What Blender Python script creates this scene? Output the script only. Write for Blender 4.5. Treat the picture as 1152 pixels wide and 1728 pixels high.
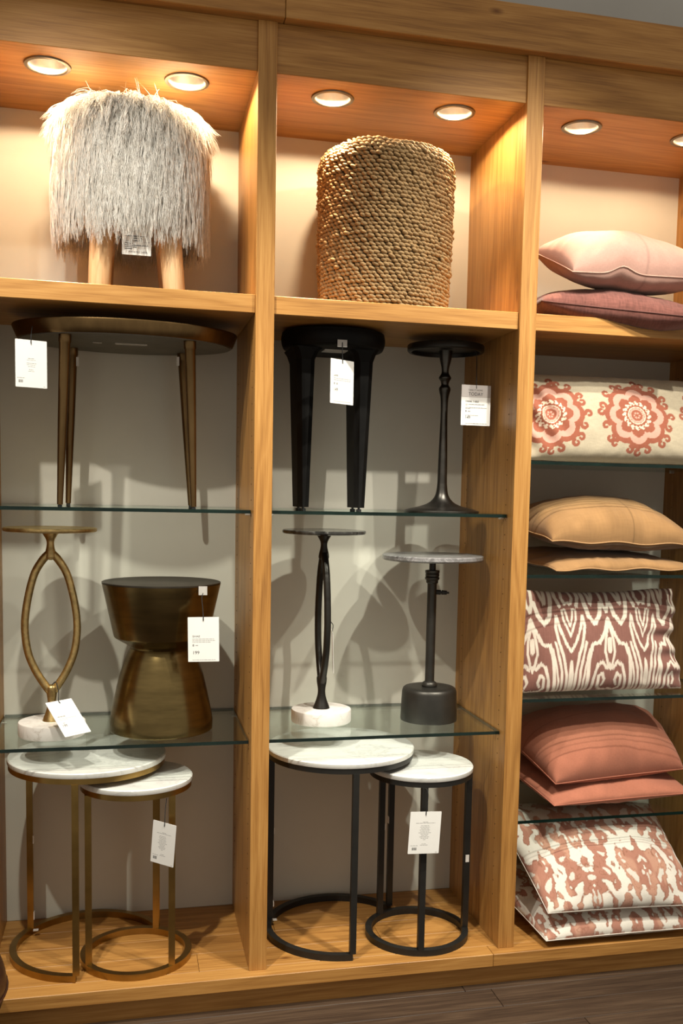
import bpy, bmesh, math, random
import numpy as np
from mathutils import Vector, Matrix

for o in list(bpy.data.objects):
    bpy.data.objects.remove(o)
scene = bpy.context.scene
COL = scene.collection
R = math.radians
rng = np.random.default_rng(7)
random.seed(7)

# ------------------------------------------------------------------ camera
cam_d = bpy.data.cameras.new('camera')
cam = bpy.data.objects.new('camera', cam_d)
COL.objects.link(cam)
CR = Vector((0.97225626, -0.23295693, 0.02118559))
CU = Vector((0.00154998, 0.09698219, 0.99528491))
CF = Vector((0.23391314, 0.96763915, -0.09465262))
cam.matrix_world = Matrix(((CR.x, CU.x, -CF.x, -0.3611), (CR.y, CU.y, -CF.y, -2.9610), (CR.z, CU.z, -CF.z, 1.4834), (0, 0, 0, 1)))
cam_d.sensor_fit = 'VERTICAL'
cam_d.sensor_height = 36.0
cam_d.lens = 1680.577 / 1728 * 36
cam_d.shift_x = (576 - 621.11) / 1728
cam_d.shift_y = (992.52 - 864) / 1728
scene.camera = cam

# ------------------------------------------------------------------ world and shop lights
world = bpy.data.worlds.new('shop_ambient')
scene.world = world
world.use_nodes = True
world.node_tree.nodes['Background'].inputs[0].default_value = (1.0, 0.90, 0.76, 1)
world.node_tree.nodes['Background'].inputs[1].default_value = 0.47


def spot(name, loc, target, watts, size_deg, blend, color, radius=0.03):
    d = bpy.data.lights.new(name, 'SPOT')
    d.energy = watts
    d.spot_size = R(size_deg)
    d.spot_blend = blend
    d.color = color
    d.shadow_soft_size = radius
    o = bpy.data.objects.new(name, d)
    COL.objects.link(o)
    o.location = loc
    o.rotation_euler = (Vector(target) - Vector(loc)).to_track_quat('-Z', 'Y').to_euler()
    return o


TRACK = (1.0, 0.94, 0.81)
spot('track_spot', (0.96, -1.10, 3.6), (0.55, 0.3, 0.65), 265, 58, 0.9, TRACK)
spot('track_spot', (1.25, -1.80, 3.6), (0.65, 0.3, 0.8), 225, 54, 0.95, TRACK)
spot('track_spot', (-0.75, -1.10, 3.6), (-0.25, 0.3, 0.65), 250, 58, 0.9, TRACK)
spot('track_spot', (-1.20, -1.80, 3.6), (-0.25, 0.3, 0.8), 215, 54, 0.95, TRACK)
spot('track_spot', (1.75, -1.45, 3.6), (1.25, 0.3, 0.65), 200, 54, 0.9, TRACK)
scene.view_settings.view_transform = 'Standard'
scene.view_settings.look = 'None'
scene.view_settings.gamma = 1
scene.view_settings.use_curve_mapping = False
scene.view_settings.exposure = 0.0

# ------------------------------------------------------------------ measures
W1 = 0.0546            # stile width
PITCH = 0.82
XL, XR = -0.7667, 1.64  # inner left of bay one, inner right of bay three
DEPTH = 0.516
Z_HEAD, Z_CROWN, Z_TOP = 2.678, 2.8155, 2.9445
Z_SB, Z_ST = 2.0017, 2.0544
Z_FLOOR = -0.117
BAYS = [(XL, 0.0), (W1, PITCH), (PITCH + W1, XR)]


# ------------------------------------------------------------------ mesh helpers
class MB:
    """collects vertices and faces for one mesh"""
    def __init__(self):
        self.v = []
        self.f = []
        self.m = []

    def add(self, verts, faces, mat=0):
        b = len(self.v)
        self.v.extend([tuple(p) for p in verts])
        self.f.extend([tuple(i + b for i in f) for f in faces])
        self.m.extend([mat] * len(faces))
        return self

    def box(self, x0, x1, y0, y1, z0, z1, bev=0.0, mat=0):
        if bev <= 0:
            v = [(x, y, z) for z in (z0, z1) for y in (y0, y1) for x in (x0, x1)]
            f = [(0, 2, 3, 1), (4, 5, 7, 6), (0, 1, 5, 4), (2, 6, 7, 3), (0, 4, 6, 2), (1, 3, 7, 5)]
            return self.add(v, f, mat)
        bm = bmesh.new()
        bmesh.ops.create_cube(bm, size=1)
        for q in bm.verts:
            q.co = Vector(((x0 + x1) / 2 + q.co.x * (x1 - x0), (y0 + y1) / 2 + q.co.y * (y1 - y0), (z0 + z1) / 2 + q.co.z * (z1 - z0)))
        bmesh.ops.bevel(bm, geom=bm.edges[:], offset=bev, segments=1, affect='EDGES')
        bm.verts.index_update()
        self.add([q.co for q in bm.verts], [[q.index for q in f.verts] for f in bm.faces], mat)
        bm.free()
        return self

    def lathe(self, c, prof, n=48, sy=1.0, mat=0, cap=True):
        """prof: list of (r, z) from bottom to top"""
        v = []
        f = []
        for r, z in prof:
            for k in range(n):
                a = 2 * math.pi * k / n
                v.append((c[0] + r * math.cos(a), c[1] + r * sy * math.sin(a), c[2] + z))
        m = len(prof)
        for i in range(m - 1):
            for k in range(n):
                k2 = (k + 1) % n
                f.append((i * n + k, i * n + k2, (i + 1) * n + k2, (i + 1) * n + k))
        if cap:
            f.append(tuple(reversed(range(n))))
            f.append(tuple((m - 1) * n + k for k in range(n)))
        return self.add(v, f, mat)

    def sweep(self, pts, rad, n=10, closed=False, sq=False, up=None, mat=0, cap=True):
        pts = [Vector(p) for p in pts]
        m = len(pts)
        if not hasattr(rad, '__len__'):
            rad = [rad] * m
        v = []
        f = []
        prev = None
        for i in range(m):
            a = pts[(i - 1) % m] if (closed or i > 0) else pts[i]
            b = pts[(i + 1) % m] if (closed or i < m - 1) else pts[i]
            t = (b - a).normalized()
            if up is not None:
                s = t.cross(Vector(up)).normalized()
            elif prev is None:
                ref = Vector((0, 0, 1)) if abs(t.z) < 0.9 else Vector((1, 0, 0))
                s = t.cross(ref).normalized()
            else:
                s = (prev - t * prev.dot(t)).normalized()
            prev = s
            w = s.cross(t)
            for k in range(n):
                a_ = 2 * math.pi * (k + (0.5 if sq else 0)) / n
                q = math.sqrt(2) if sq else 1
                v.append(pts[i] + (s * math.cos(a_) + w * math.sin(a_)) * rad[i] * q)
        for i in range(m if closed else m - 1):
            j = (i + 1) % m
            for k in range(n):
                k2 = (k + 1) % n
                f.append((i * n + k, i * n + k2, j * n + k2, j * n + k))
        if cap and not closed:
            f.append(tuple(reversed(range(n))))
            f.append(tuple((m - 1) * n + k for k in range(n)))
        return self.add(v, f, mat)

    def build(self, name, mats, parent=None, smooth=None, **kw):
        me = bpy.data.meshes.new(name)
        off = Vector((0, 0, 0))
        if parent is not None:
            p = parent
            while p is not None:
                off += p.location
                p = p.parent
        me.from_pydata([(a[0] - off.x, a[1] - off.y, a[2] - off.z) for a in self.v], [], self.f)
        bm = bmesh.new()
        bm.from_mesh(me)
        bmesh.ops.recalc_face_normals(bm, faces=bm.faces[:])
        bm.to_mesh(me)
        bm.free()
        mats = mats if isinstance(mats, (list, tuple)) else [mats]
        for mt in mats:
            me.materials.append(mt)
        if len(mats) > 1:
            me.polygons.foreach_set('material_index', self.m)
        if smooth is not None:
            me.polygons.foreach_set('use_smooth', [True] * len(me.polygons))
            me.set_sharp_from_angle(angle=R(smooth))
        return link(name, me, parent, **kw)


def link(name, data, parent=None, label=None, cat=None, group=None, kind=None, loc=None):
    o = bpy.data.objects.new(name, data)
    COL.objects.link(o)
    if parent is not None:
        o.parent = parent
    if loc is not None:
        o.location = loc
    if label:
        o['label'] = label
    if cat:
        o['category'] = cat
    if group:
        o['group'] = group
    if kind:
        o['kind'] = kind
    return o


def thing(name, loc, label, cat, group=None):
    return link(name, None, None, label, cat, group, loc=loc)


def catmull(pts, per=8):
    P = [Vector(p) for p in pts]
    out = []
    for i in range(len(P) - 1):
        p0 = P[max(i - 1, 0)]
        p1, p2 = P[i], P[i + 1]
        p3 = P[min(i + 2, len(P) - 1)]
        for k in range(per):
            t = k / per
            out.append(0.5 * ((2 * p1) + (p2 - p0) * t + (2 * p0 - 5 * p1 + 4 * p2 - p3) * t * t + (3 * p1 - p0 - 3 * p2 + p3) * t ** 3))
    out.append(P[-1])
    return out


def smooth_prof(prof, per=6):
    return [(max(p.x, 0.0004), p.y) for p in catmull([(r, z, 0) for r, z in prof], per)]


# ------------------------------------------------------------------ materials
def new_mat(name):
    m = bpy.data.materials.new(name)
    m.use_nodes = True
    nt = m.node_tree
    b = nt.nodes['Principled BSDF']
    return m, nt, b


def N(nt, kind, **inputs):
    n = nt.nodes.new(kind)
    for k, v in inputs.items():
        key = k.replace('_', ' ')
        if key in n.inputs:
            n.inputs[key].default_value = v
        else:
            setattr(n, k, v)
    return n


def ramp(nt, fac, stops):
    n = nt.nodes.new('ShaderNodeValToRGB')
    el = n.color_ramp.elements
    el[0].position, el[0].color = stops[0][0], (*stops[0][1], 1)
    el[1].position, el[1].color = stops[-1][0], (*stops[-1][1], 1)
    for p, c in stops[1:-1]:
        e = el.new(p)
        e.color = (*c, 1)
    nt.links.new(fac, n.inputs[0])
    return n.outputs[0]


def mathn(nt, op, a, b=None, c=None):
    n = nt.nodes.new('ShaderNodeMath')
    n.operation = op
    for i, q in enumerate((a, b, c)):
        if q is None:
            continue
        if hasattr(q, 'links'):
            nt.links.new(q, n.inputs[i])
        else:
            n.inputs[i].default_value = q
    return n.outputs[0]


def bump(nt, b, height, strength=0.2, dist=0.002):
    n = nt.nodes.new('ShaderNodeBump')
    n.inputs['Strength'].default_value = strength
    n.inputs['Distance'].default_value = dist
    nt.links.new(height, n.inputs['Height'])
    nt.links.new(n.outputs[0], b.inputs['Normal'])


def wood(name, axis, dark, mid, light, rough=0.42, knots=True, rings=11.0, fine=1.0):
    m, nt, b = new_mat(name)
    tc = nt.nodes.new('ShaderNodeTexCoord')
    oi = nt.nodes.new('ShaderNodeObjectInfo')
    off = nt.nodes.new('ShaderNodeVectorMath')
    off.operation = 'MULTIPLY_ADD'
    comb = nt.nodes.new('ShaderNodeCombineXYZ')
    for i in range(3):
        nt.links.new(oi.outputs['Random'], comb.inputs[i])
    nt.links.new(comb.outputs[0], off.inputs[0])
    off.inputs[1].default_value = (17.3, 11.1, 23.7)
    nt.links.new(tc.outputs['Object'], off.inputs[2])

    def mapped(al, ac):
        mp = nt.nodes.new('ShaderNodeMapping')
        mp.inputs['Scale'].default_value = [al if a == axis else ac for a in 'xyz']
        nt.links.new(off.outputs[0], mp.inputs[0])
        return mp.outputs[0]
    n1 = N(nt, 'ShaderNodeTexNoise', Scale=1.0, Detail=2.0, Roughness=0.45, Distortion=0.3)
    nt.links.new(mapped(1.1, 15.0), n1.inputs['Vector'])
    ring = mathn(nt, 'PINGPONG', mathn(nt, 'MULTIPLY', n1.outputs[0], rings), 1.0)
    n2 = N(nt, 'ShaderNodeTexNoise', Scale=1.0, Detail=3.0, Roughness=0.6)
    nt.links.new(mapped(7.0, 260.0), n2.inputs['Vector'])
    n3 = N(nt, 'ShaderNodeTexNoise', Scale=1.0, Detail=2.0)
    nt.links.new(mapped(0.7, 3.0), n3.inputs['Vector'])
    f = mathn(nt, 'MULTIPLY_ADD', ring, 0.17, mathn(nt, 'MULTIPLY_ADD', n2.outputs[0], 0.55 * fine, mathn(nt, 'MULTIPLY_ADD', n3.outputs[0], 0.34, 0.085)))
    col = ramp(nt, f, [(0.34, dark), (0.60, mid), (0.84, light)])
    if knots:
        vo = N(nt, 'ShaderNodeTexVoronoi', Scale=1.0, Randomness=1.0)
        nt.links.new(mapped(2.2, 5.0), vo.inputs['Vector'])
        k = mathn(nt, 'SMOOTH_MIN', mathn(nt, 'MULTIPLY', vo.outputs['Distance'], 9.0), 1.0, 0.2)
        mx = nt.nodes.new('ShaderNodeMix')
        mx.data_type = 'RGBA'
        mx.blend_type = 'MULTIPLY'
        mx.inputs['Factor'].default_value = 1.0
        nt.links.new(col, mx.inputs['A'])
        kc = ramp(nt, k, [(0.05, (0.35, 0.24, 0.16)), (0.55, (1, 1, 1))])
        nt.links.new(kc, mx.inputs['B'])
        col = mx.outputs['Result']
    nt.links.new(col, b.inputs['Base Color'])
    b.inputs['Roughness'].default_value = rough
    b.inputs['Specular IOR Level'].default_value = 0.35
    bump(nt, b, n2.outputs[0], 0.12, 0.001)
    return m


OAK = [(0.195, 0.080, 0.018), (0.385, 0.183, 0.046), (0.51, 0.270, 0.080)]
oak_x = wood('oak_grain_x', 'x', *OAK)
oak_z = wood('oak_grain_z', 'z', *OAK, knots=True)
oak_y = wood('oak_grain_y', 'y', *OAK)
oak_leg = wood('pale_ash', 'z', (0.45, 0.26, 0.12), (0.62, 0.40, 0.21), (0.74, 0.52, 0.31), knots=False)
floor_wood = wood('dark_floor_oak', 'x', (0.018, 0.010, 0.006), (0.050, 0.029, 0.017), (0.092, 0.057, 0.034), rough=0.55, knots=False, fine=1.2)


def plain(name, col, rough=0.5, metal=0.0, noise=None, spec=None, bumps=None, scale=(1, 1, 1)):
    m, nt, b = new_mat(name)
    b.inputs['Base Color'].default_value = (*col, 1)
    b.inputs['Roughness'].default_value = rough
    b.inputs['Metallic'].default_value = metal
    if spec is not None:
        b.inputs['Specular IOR Level'].default_value = spec
    tc = nt.nodes.new('ShaderNodeTexCoord')
    mp = nt.nodes.new('ShaderNodeMapping')
    mp.inputs['Scale'].default_value = scale
    nt.links.new(tc.outputs['Object'], mp.inputs[0])
    sc, amt = noise if noise else (30, 0.12)
    n = N(nt, 'ShaderNodeTexNoise', Scale=sc, Detail=4.0, Roughness=0.6)
    nt.links.new(mp.outputs[0], n.inputs['Vector'])
    lo = tuple(c * (1 - amt) for c in col)
    hi = tuple(min(c * (1 + amt), 1) for c in col)
    nt.links.new(ramp(nt, n.outputs[0], [(0.3, lo), (0.7, hi)]), b.inputs['Base Color'])
    if bumps:
        nb = N(nt, 'ShaderNodeTexNoise', Scale=bumps[0], Detail=3.0)
        nt.links.new(mp.outputs[0], nb.inputs['Vector'])
        bump(nt, b, nb.outputs[0], bumps[1], bumps[2])
    return m


wall_paint = plain('grey_white_panel_paint', (0.60, 0.578, 0.505), 0.75, noise=(3, 0.04))
upper_paint = plain('grey_wall_paint', (0.40, 0.40, 0.38), 0.8, noise=(4, 0.04))
floor_gap = plain('floor_joint_bevel_light', (0.16, 0.12, 0.085), 0.9)  # paler slab under the gaps: light caught on plank bevels, put into colour
brass = plain('antique_brass', (0.36, 0.235, 0.075), 0.30, 1.0, noise=(9, 0.22), bumps=(40, 0.03, 0.002))
brass_drum = plain('brushed_dark_brass', (0.205, 0.148, 0.060), 0.25, 1.0, noise=(5, 0.30), scale=(1, 1, 6))
brass_cast = plain('cast_gold_brass', (0.50, 0.36, 0.155), 0.40, 1.0, noise=(60, 0.25), bumps=(90, 0.25, 0.003))
bronze = plain('dark_bronze', (0.16, 0.10, 0.043), 0.34, 1.0, noise=(12, 0.3), scale=(1, 1, 0.3))
bronze_top = plain('bronze_top_plate', (0.10, 0.088, 0.072), 0.45, 1.0, noise=(10, 0.25))
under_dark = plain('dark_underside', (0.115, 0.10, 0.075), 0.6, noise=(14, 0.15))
black_metal = plain('black_powder_metal', (0.018, 0.017, 0.015), 0.42, 0.3)
black_wood = plain('ebonised_wood', (0.004, 0.0038, 0.0035), 0.55, noise=(20, 0.3), spec=0.15)
black_cast = plain('black_cast_metal', (0.030, 0.028, 0.025), 0.36, 0.7, bumps=(70, 0.2, 0.002))
gunmetal = plain('gunmetal', (0.085, 0.080, 0.072), 0.38, 1.0, noise=(25, 0.2))
gun_drum = plain('blackened_iron', (0.055, 0.052, 0.046), 0.42, 0.8, noise=(7, 0.25))
steel = plain('satin_nickel', (0.72, 0.70, 0.66), 0.35, 1.0)
trim_metal = plain('bronze_trim_ring', (0.20, 0.165, 0.125), 0.35, 1.0)
sticker_mat = plain('white_sticker', (0.72, 0.70, 0.66), 0.6)
card_mat = plain('white_card', (0.80, 0.79, 0.76), 0.65, noise=(20, 0.02))
card_grey = plain('grey_card_strip', (0.50, 0.46, 0.44), 0.65, noise=(20, 0.03))
ink = plain('black_ink', (0.02, 0.02, 0.02), 0.7)
ink_grey = plain('grey_ink', (0.36, 0.36, 0.35), 0.7)
string_mat = plain('black_cord', (0.006, 0.006, 0.006), 0.8)
leather = plain('brown_leather', (0.050, 0.020, 0.012), 0.32, noise=(12, 0.3), bumps=(60, 0.2, 0.002))
rubber = plain('black_rubber_foot', (0.012, 0.012, 0.012), 0.6)
hole_mat = plain('pin_hole_shadow_brown', (0.05, 0.025, 0.010), 0.9)
clear_tape = plain('clear_plastic_tab', (0.45, 0.43, 0.40), 0.15)


def marble(name, base, vein, scale=3.0, amt=(0.44, 0.62), rough=0.18):
    m, nt, b = new_mat(name)
    tc = nt.nodes.new('ShaderNodeTexCoord')
    n0 = N(nt, 'ShaderNodeTexNoise', Scale=scale, Detail=6.0, Roughness=0.6, Distortion=1.6)
    mp = nt.nodes.new('ShaderNodeMapping')
    mp.inputs['Scale'].default_value = (1, 2.6, 1)
    mp.inputs['Rotation'].default_value = (0, 0, 0.3)
    nt.links.new(tc.outputs['Object'], mp.inputs[0])
    nt.links.new(mp.outputs[0], n0.inputs['Vector'])
    v = mathn(nt, 'ABSOLUTE', mathn(nt, 'SUBTRACT', n0.outputs[0], 0.5))
    soft = tuple(a * 0.75 + c * 0.25 for a, c in zip(base, vein))
    c1 = ramp(nt, v, [(0.0, vein), (0.018, soft), (0.07, base)])
    n1 = N(nt, 'ShaderNodeTexNoise', Scale=scale * 2.2, Detail=3.0)
    nt.links.new(tc.outputs['Object'], n1.inputs['Vector'])
    mx = nt.nodes.new('ShaderNodeMix')
    mx.data_type = 'RGBA'
    nt.links.new(ramp(nt, n1.outputs[0], [(0.42, (0, 0, 0)), (0.7, (1, 1, 1))]), mx.inputs['Factor'])
    nt.links.new(c1, mx.inputs['A'])
    mx.inputs['B'].default_value = (*soft, 1)
    nt.links.new(mx.outputs['Result'], b.inputs['Base Color'])
    b.inputs['Roughness'].default_value = rough
    return m


white_marble = marble('white_marble', (0.74, 0.74, 0.70), (0.50, 0.50, 0.48), 2.6)
white_marble_rough = marble('honed_white_marble', (0.72, 0.69, 0.65), (0.50, 0.45, 0.40), 9.0, rough=0.45)
black_marble = marble('black_marble', (0.014, 0.013, 0.012), (0.16, 0.15, 0.14), 7.0, rough=0.15)
grey_marble = marble('grey_veined_stone', (0.15, 0.145, 0.145), (0.36, 0.35, 0.35), 9.0, rough=0.28)


def glass_material():
    m, nt, b = new_mat('clear_shelf_glass')
    nt.nodes.remove(b)
    out = nt.nodes['Material Output']
    tr = N(nt, 'ShaderNodeBsdfTransparent')
    tr.inputs[0].default_value = (0.945, 0.972, 0.962, 1)
    gl = N(nt, 'ShaderNodeBsdfGlossy')
    gl.inputs['Roughness'].default_value = 0.0
    gl.inputs[0].default_value = (0.9, 0.97, 0.94, 1)
    fr = N(nt, 'ShaderNodeFresnel', IOR=1.5)
    ge = nt.nodes.new('ShaderNodeNewGeometry')     # the pane is thin: same reflectance entering and leaving
    nt.links.new(mathn(nt, 'MULTIPLY_ADD', ge.outputs['Backfacing'], 1 / 1.5 - 1.5, 1.5), fr.inputs['IOR'])
    mx = nt.nodes.new('ShaderNodeMixShader')
    nt.links.new(fr.outputs[0], mx.inputs[0])
    nt.links.new(tr.outputs[0], mx.inputs[1])
    nt.links.new(gl.outputs[0], mx.inputs[2])
    nt.links.new(mx.outputs[0], out.inputs[0])
    return m


glass = glass_material()
glass_edge = plain('green_glass_edge', (0.004, 0.013, 0.010), 0.12, noise=(6, 0.5), spec=0.35)


def fabric_attr(name, rough=0.9, weave=(420, 420), amt=0.12, bump_s=0.25, wrinkle=0.25):
    """cloth whose print is stored in the colour attribute 'print'"""
    m, nt, b = new_mat(name)
    at = nt.nodes.new('ShaderNodeAttribute')
    at.attribute_name = 'print'
    uv = nt.nodes.new('ShaderNodeAttribute')
    uv.attribute_name = 'cloth'
    mp = nt.nodes.new('ShaderNodeMapping')
    mp.inputs['Scale'].default_value = (weave[0] * 0.15, weave[1], 1)
    nt.links.new(uv.outputs['Vector'], mp.inputs[0])
    n1 = N(nt, 'ShaderNodeTexNoise', Scale=1.0, Detail=2.0)
    nt.links.new(mp.outputs[0], n1.inputs['Vector'])
    mp2 = nt.nodes.new('ShaderNodeMapping')
    mp2.inputs['Scale'].default_value = (weave[0], weave[1] * 0.15, 1)
    nt.links.new(uv.outputs['Vector'], mp2.inputs[0])
    n2 = N(nt, 'ShaderNodeTexNoise', Scale=1.0, Detail=2.0)
    nt.links.new(mp2.outputs[0], n2.inputs['Vector'])
    s = mathn(nt, 'ADD', n1.outputs[0], n2.outputs[0])
    g = mathn(nt, 'MULTIPLY_ADD', s, amt * 2, 1 - amt * 2)
    mx = nt.nodes.new('ShaderNodeMix')
    mx.data_type = 'RGBA'
    mx.blend_type = 'MULTIPLY'
    mx.inputs['Factor'].default_value = 1
    nt.links.new(at.outputs['Color'], mx.inputs['A'])
    cb = nt.nodes.new('ShaderNodeCombineColor')
    for i in range(3):
        nt.links.new(g, cb.inputs[i])
    nt.links.new(cb.outputs[0], mx.inputs['B'])
    nt.links.new(mx.outputs['Result'], b.inputs['Base Color'])
    b.inputs['Roughness'].default_value = rough
    b.inputs['Specular IOR Level'].default_value = 0.15
    b.inputs['Sheen Weight'].default_value = 0.15
    bump(nt, b, s, bump_s, 0.001)
    return m


linen = fabric_attr('linen_cloth', amt=0.14, weave=(500, 500))
slub = fabric_attr('slub_linen_cloth', amt=0.42, weave=(170, 170))
suede = fabric_attr('suede', amt=0.10, weave=(120, 120), bump_s=0.12)
printed = fabric_attr('printed_cotton', amt=0.10, weave=(600, 600))


# ================================================================== the setting
room_wall = MB().box(-2.6, 3.6, 0.56, 0.66, Z_FLOOR, 4.2).build('wall_back', upper_paint, kind='structure', label='grey painted shop wall rising behind and above the oak shelving', cat='wall')

floor = MB().box(-2.6, 3.6, -2.5, 0.56, Z_FLOOR - 0.05, Z_FLOOR - 0.006).build('floor', floor_gap, kind='structure', label='dark brown wood plank floor in front of the shelving', cat='floor')
PW = 0.1125
plank_meshes = {}


def plank_mesh(L):
    key = round(L, 2)
    if key not in plank_meshes:
        o = MB().box(0, L - 0.002, 0, PW - 0.002, -0.006, 0.0, bev=0.0012).build('plank', floor_wood)
        plank_meshes[key] = o.data
        bpy.data.objects.remove(o)
    return plank_meshes[key]


for row in range(-4, 20):
    y1 = 0.0775 - row * PW
    x = -2.6 + (0.31 * ((row * 5) % 7) - 0.9)
    if row == 1:
        x = 0.787 - 1.4 * 3
    while x < 3.3:
        L = 1.4
        link('plank', plank_mesh(L), floor, loc=(x, y1 - PW, Z_FLOOR))
        x += L

# ------------------------------------------------------------------ the shelving
unit = thing('display_shelving', (0.436, 0.25, Z_FLOOR), 'built-in oak shelving unit of three open bays with lit top niches', 'shelving')
EPS = 0.0005
for x in (XL - W1, 0.0, PITCH, XR):
    MB().box(x, x + W1, 0.0, 0.02, 0.0, Z_CROWN, bev=0.0012).build('stile', oak_z, unit)
    MB().box(x + 0.0004, x + W1 - 0.0004, 0.0204, DEPTH, 0.0, Z_CROWN).build('divider_panel', oak_z, unit)
for a, b_ in BAYS:
    MB().box(a, b_, 0.010, 0.030, Z_HEAD, Z_CROWN, bev=0.0012).build('header', oak_x, unit)
    MB().box(a, b_, 0.012, DEPTH, Z_SB, Z_ST, bev=0.0015).build('shelf_board', oak_x, unit)
    MB().box(a - 0.01, b_ + 0.01, DEPTH, DEPTH + 0.014, 0.0, Z_CROWN).build('back_panel', wall_paint, unit)
MB().box(XL - W1 - 0.02, 0.072, -0.030, DEPTH, Z_CROWN, Z_TOP, bev=0.002).build('crown_board', oak_x, unit)
MB().box(0.0735, XR + W1 + 0.02, -0.030, DEPTH, Z_CROWN, Z_TOP, bev=0.002).build('crown_board', oak_x, unit)
MB().box(XL - W1, 0.7905, -0.0372, 0.0265, -0.0417, 0.0, bev=0.0015).build('deck_nosing', oak_x, unit)
MB().box(0.7915, XR + W1, -0.0372, 0.0265, -0.0417, 0.0, bev=0.0015).build('deck_nosing', oak_x, unit)
dw = (DEPTH - 0.0275) / 4
for k in range(4):
    xs = [XL - W1, (-0.15, 0.46, 0.12, 0.95)[k], XR + W1]
    for q in range(2):
        MB().box(xs[q] + 0.0005, xs[q + 1] - 0.0005, 0.0275 + k * dw, 0.0275 + (k + 1) * dw - 0.001, -0.03, -0.0003, bev=0.0008).build('deck_board', oak_x, unit)
MB().box(XL - W1, XR + W1, 0.0005, 0.5, Z_FLOOR, -0.042).build('toe_kick', oak_x, unit)

# top niche ceilings with holes cut for the downlights
LX = {}
Y_DL, R_DL = 0.142, 0.055
for bi, (a, b_) in enumerate(BAYS):
    c = (a + b_) / 2
    lx = [(-0.583, -0.192), (0.245, 0.634), (1.066, 1.458)][bi]
    LX[bi] = lx
    mb = MB()
    h = 0.075
    xs = [a, lx[0] - h, lx[0] + h, lx[1] - h, lx[1] + h, b_]
    y0, y1 = 0.030, DEPTH
    z = Z_HEAD + 0.0005
    for q in (0, 2, 4):
        mb.add([(xs[q], y0, z), (xs[q + 1], y0, z), (xs[q + 1], y1, z), (xs[q], y1, z)], [(0, 1, 2, 3)])
    for l in lx:
        mb.add([(l - h, y0, z), (l + h, y0, z), (l + h, Y_DL - h, z), (l - h, Y_DL - h, z)], [(0, 1, 2, 3)])
        mb.add([(l - h, Y_DL + h, z), (l + h, Y_DL + h, z), (l + h, y1, z), (l - h, y1, z)], [(0, 1, 2, 3)])
        n = 32
        v = []
        for k in range(n):
            t = 2 * math.pi * k / n
            cs, sn = math.cos(t), math.sin(t)
            s = h / max(abs(cs), abs(sn))
            v.append((l + R_DL * cs, Y_DL + R_DL * sn, z))
            v.append((l + s * cs, Y_DL + s * sn, z))
        mb.add(v, [(2 * k, 2 * k + 1, (2 * k + 3) % (2 * n), (2 * k + 2) % (2 * n)) for k in range(n)])
    mb.build('niche_ceiling', oak_x, unit)

# shelf-pin holes: dark discs on the divider faces, hole shade put into their colour
for x in (0.0, PITCH, XR):
    mb = MB()
    for y in (0.066, 0.455):
        z = 0.16
        while z < 1.98:
            mb.sweep([(x - 0.0005, y, z), (x + 0.001, y, z)], 0.0020, n=6)
            z += 0.048
    mb.build('pin_holes', hole_mat, unit, kind='stuff')


# ------------------------------------------------------------------ downlights
def emission(name, col, s):
    m, nt, b = new_mat(name)
    b.inputs['Base Color'].default_value = (*col, 1)
    b.inputs['Emission Color'].default_value = (*col, 1)
    b.inputs['Emission Strength'].default_value = s
    return m


bulb_mat = emission('lamp_lens', (1.0, 0.80, 0.52), 9.0)
DL_COL = (1.0, 0.735, 0.46)
names = ['on the left above the shaggy stool', 'on the right above the shaggy stool',
         'on the left above the woven basket', 'on the right above the woven basket',
         'on the left above the pink cushions', 'cut by the picture edge above the pink cushions']
DL_W = [64, 76, 60, 60, 30, 30]
i = 0
for bi in range(3):
    for l in LX[bi]:
        t = thing('downlight', (l, Y_DL, Z_HEAD), 'recessed downlight with bronze ring, ' + names[i], 'downlight', 'downlights in the niche ceilings')
        z = Z_HEAD
        MB().lathe((l, Y_DL, z), [(0.0535, 0.002), (0.0535, -0.003), (0.0560, -0.005), (0.0640, -0.004), (0.0655, 0.0), (0.0655, 0.0004)], 40, cap=False).build('trim_ring', trim_metal, t, smooth=35)
        MB().lathe((l, Y_DL, z), [(0.0535, 0.0), (0.050, 0.02), (0.042, 0.045), (0.030, 0.062), (0.0225, 0.066)], 40, cap=False).build('reflector', steel, t, smooth=60)
        MB().lathe((l, Y_DL, z), [(0.0225, 0.063), (0.020, 0.060), (0.012, 0.058), (0.0006, 0.0575)], 24).build('bulb', bulb_mat, t, smooth=60)
        # a narrow beam and the wide spill from the reflector
        for nm, en, ang, bl, zz in (('downlight_beam', DL_W[i], 46, 0.7, 0.040), ('downlight_spill', DL_W[i] * 0.25, 168, 0.12, 0.004)):
            d = bpy.data.lights.new(nm, 'SPOT')
            d.energy = en
            d.spot_size = R(ang)
            d.spot_blend = bl
            d.color = DL_COL
            d.shadow_soft_size = 0.016
            lo = bpy.data.objects.new(nm, d)
            COL.objects.link(lo)
            lo.parent = t
            lo.location = (0, 0, zz)
        i += 1

# ------------------------------------------------------------------ glass shelves
GT = 0.0105


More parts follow.
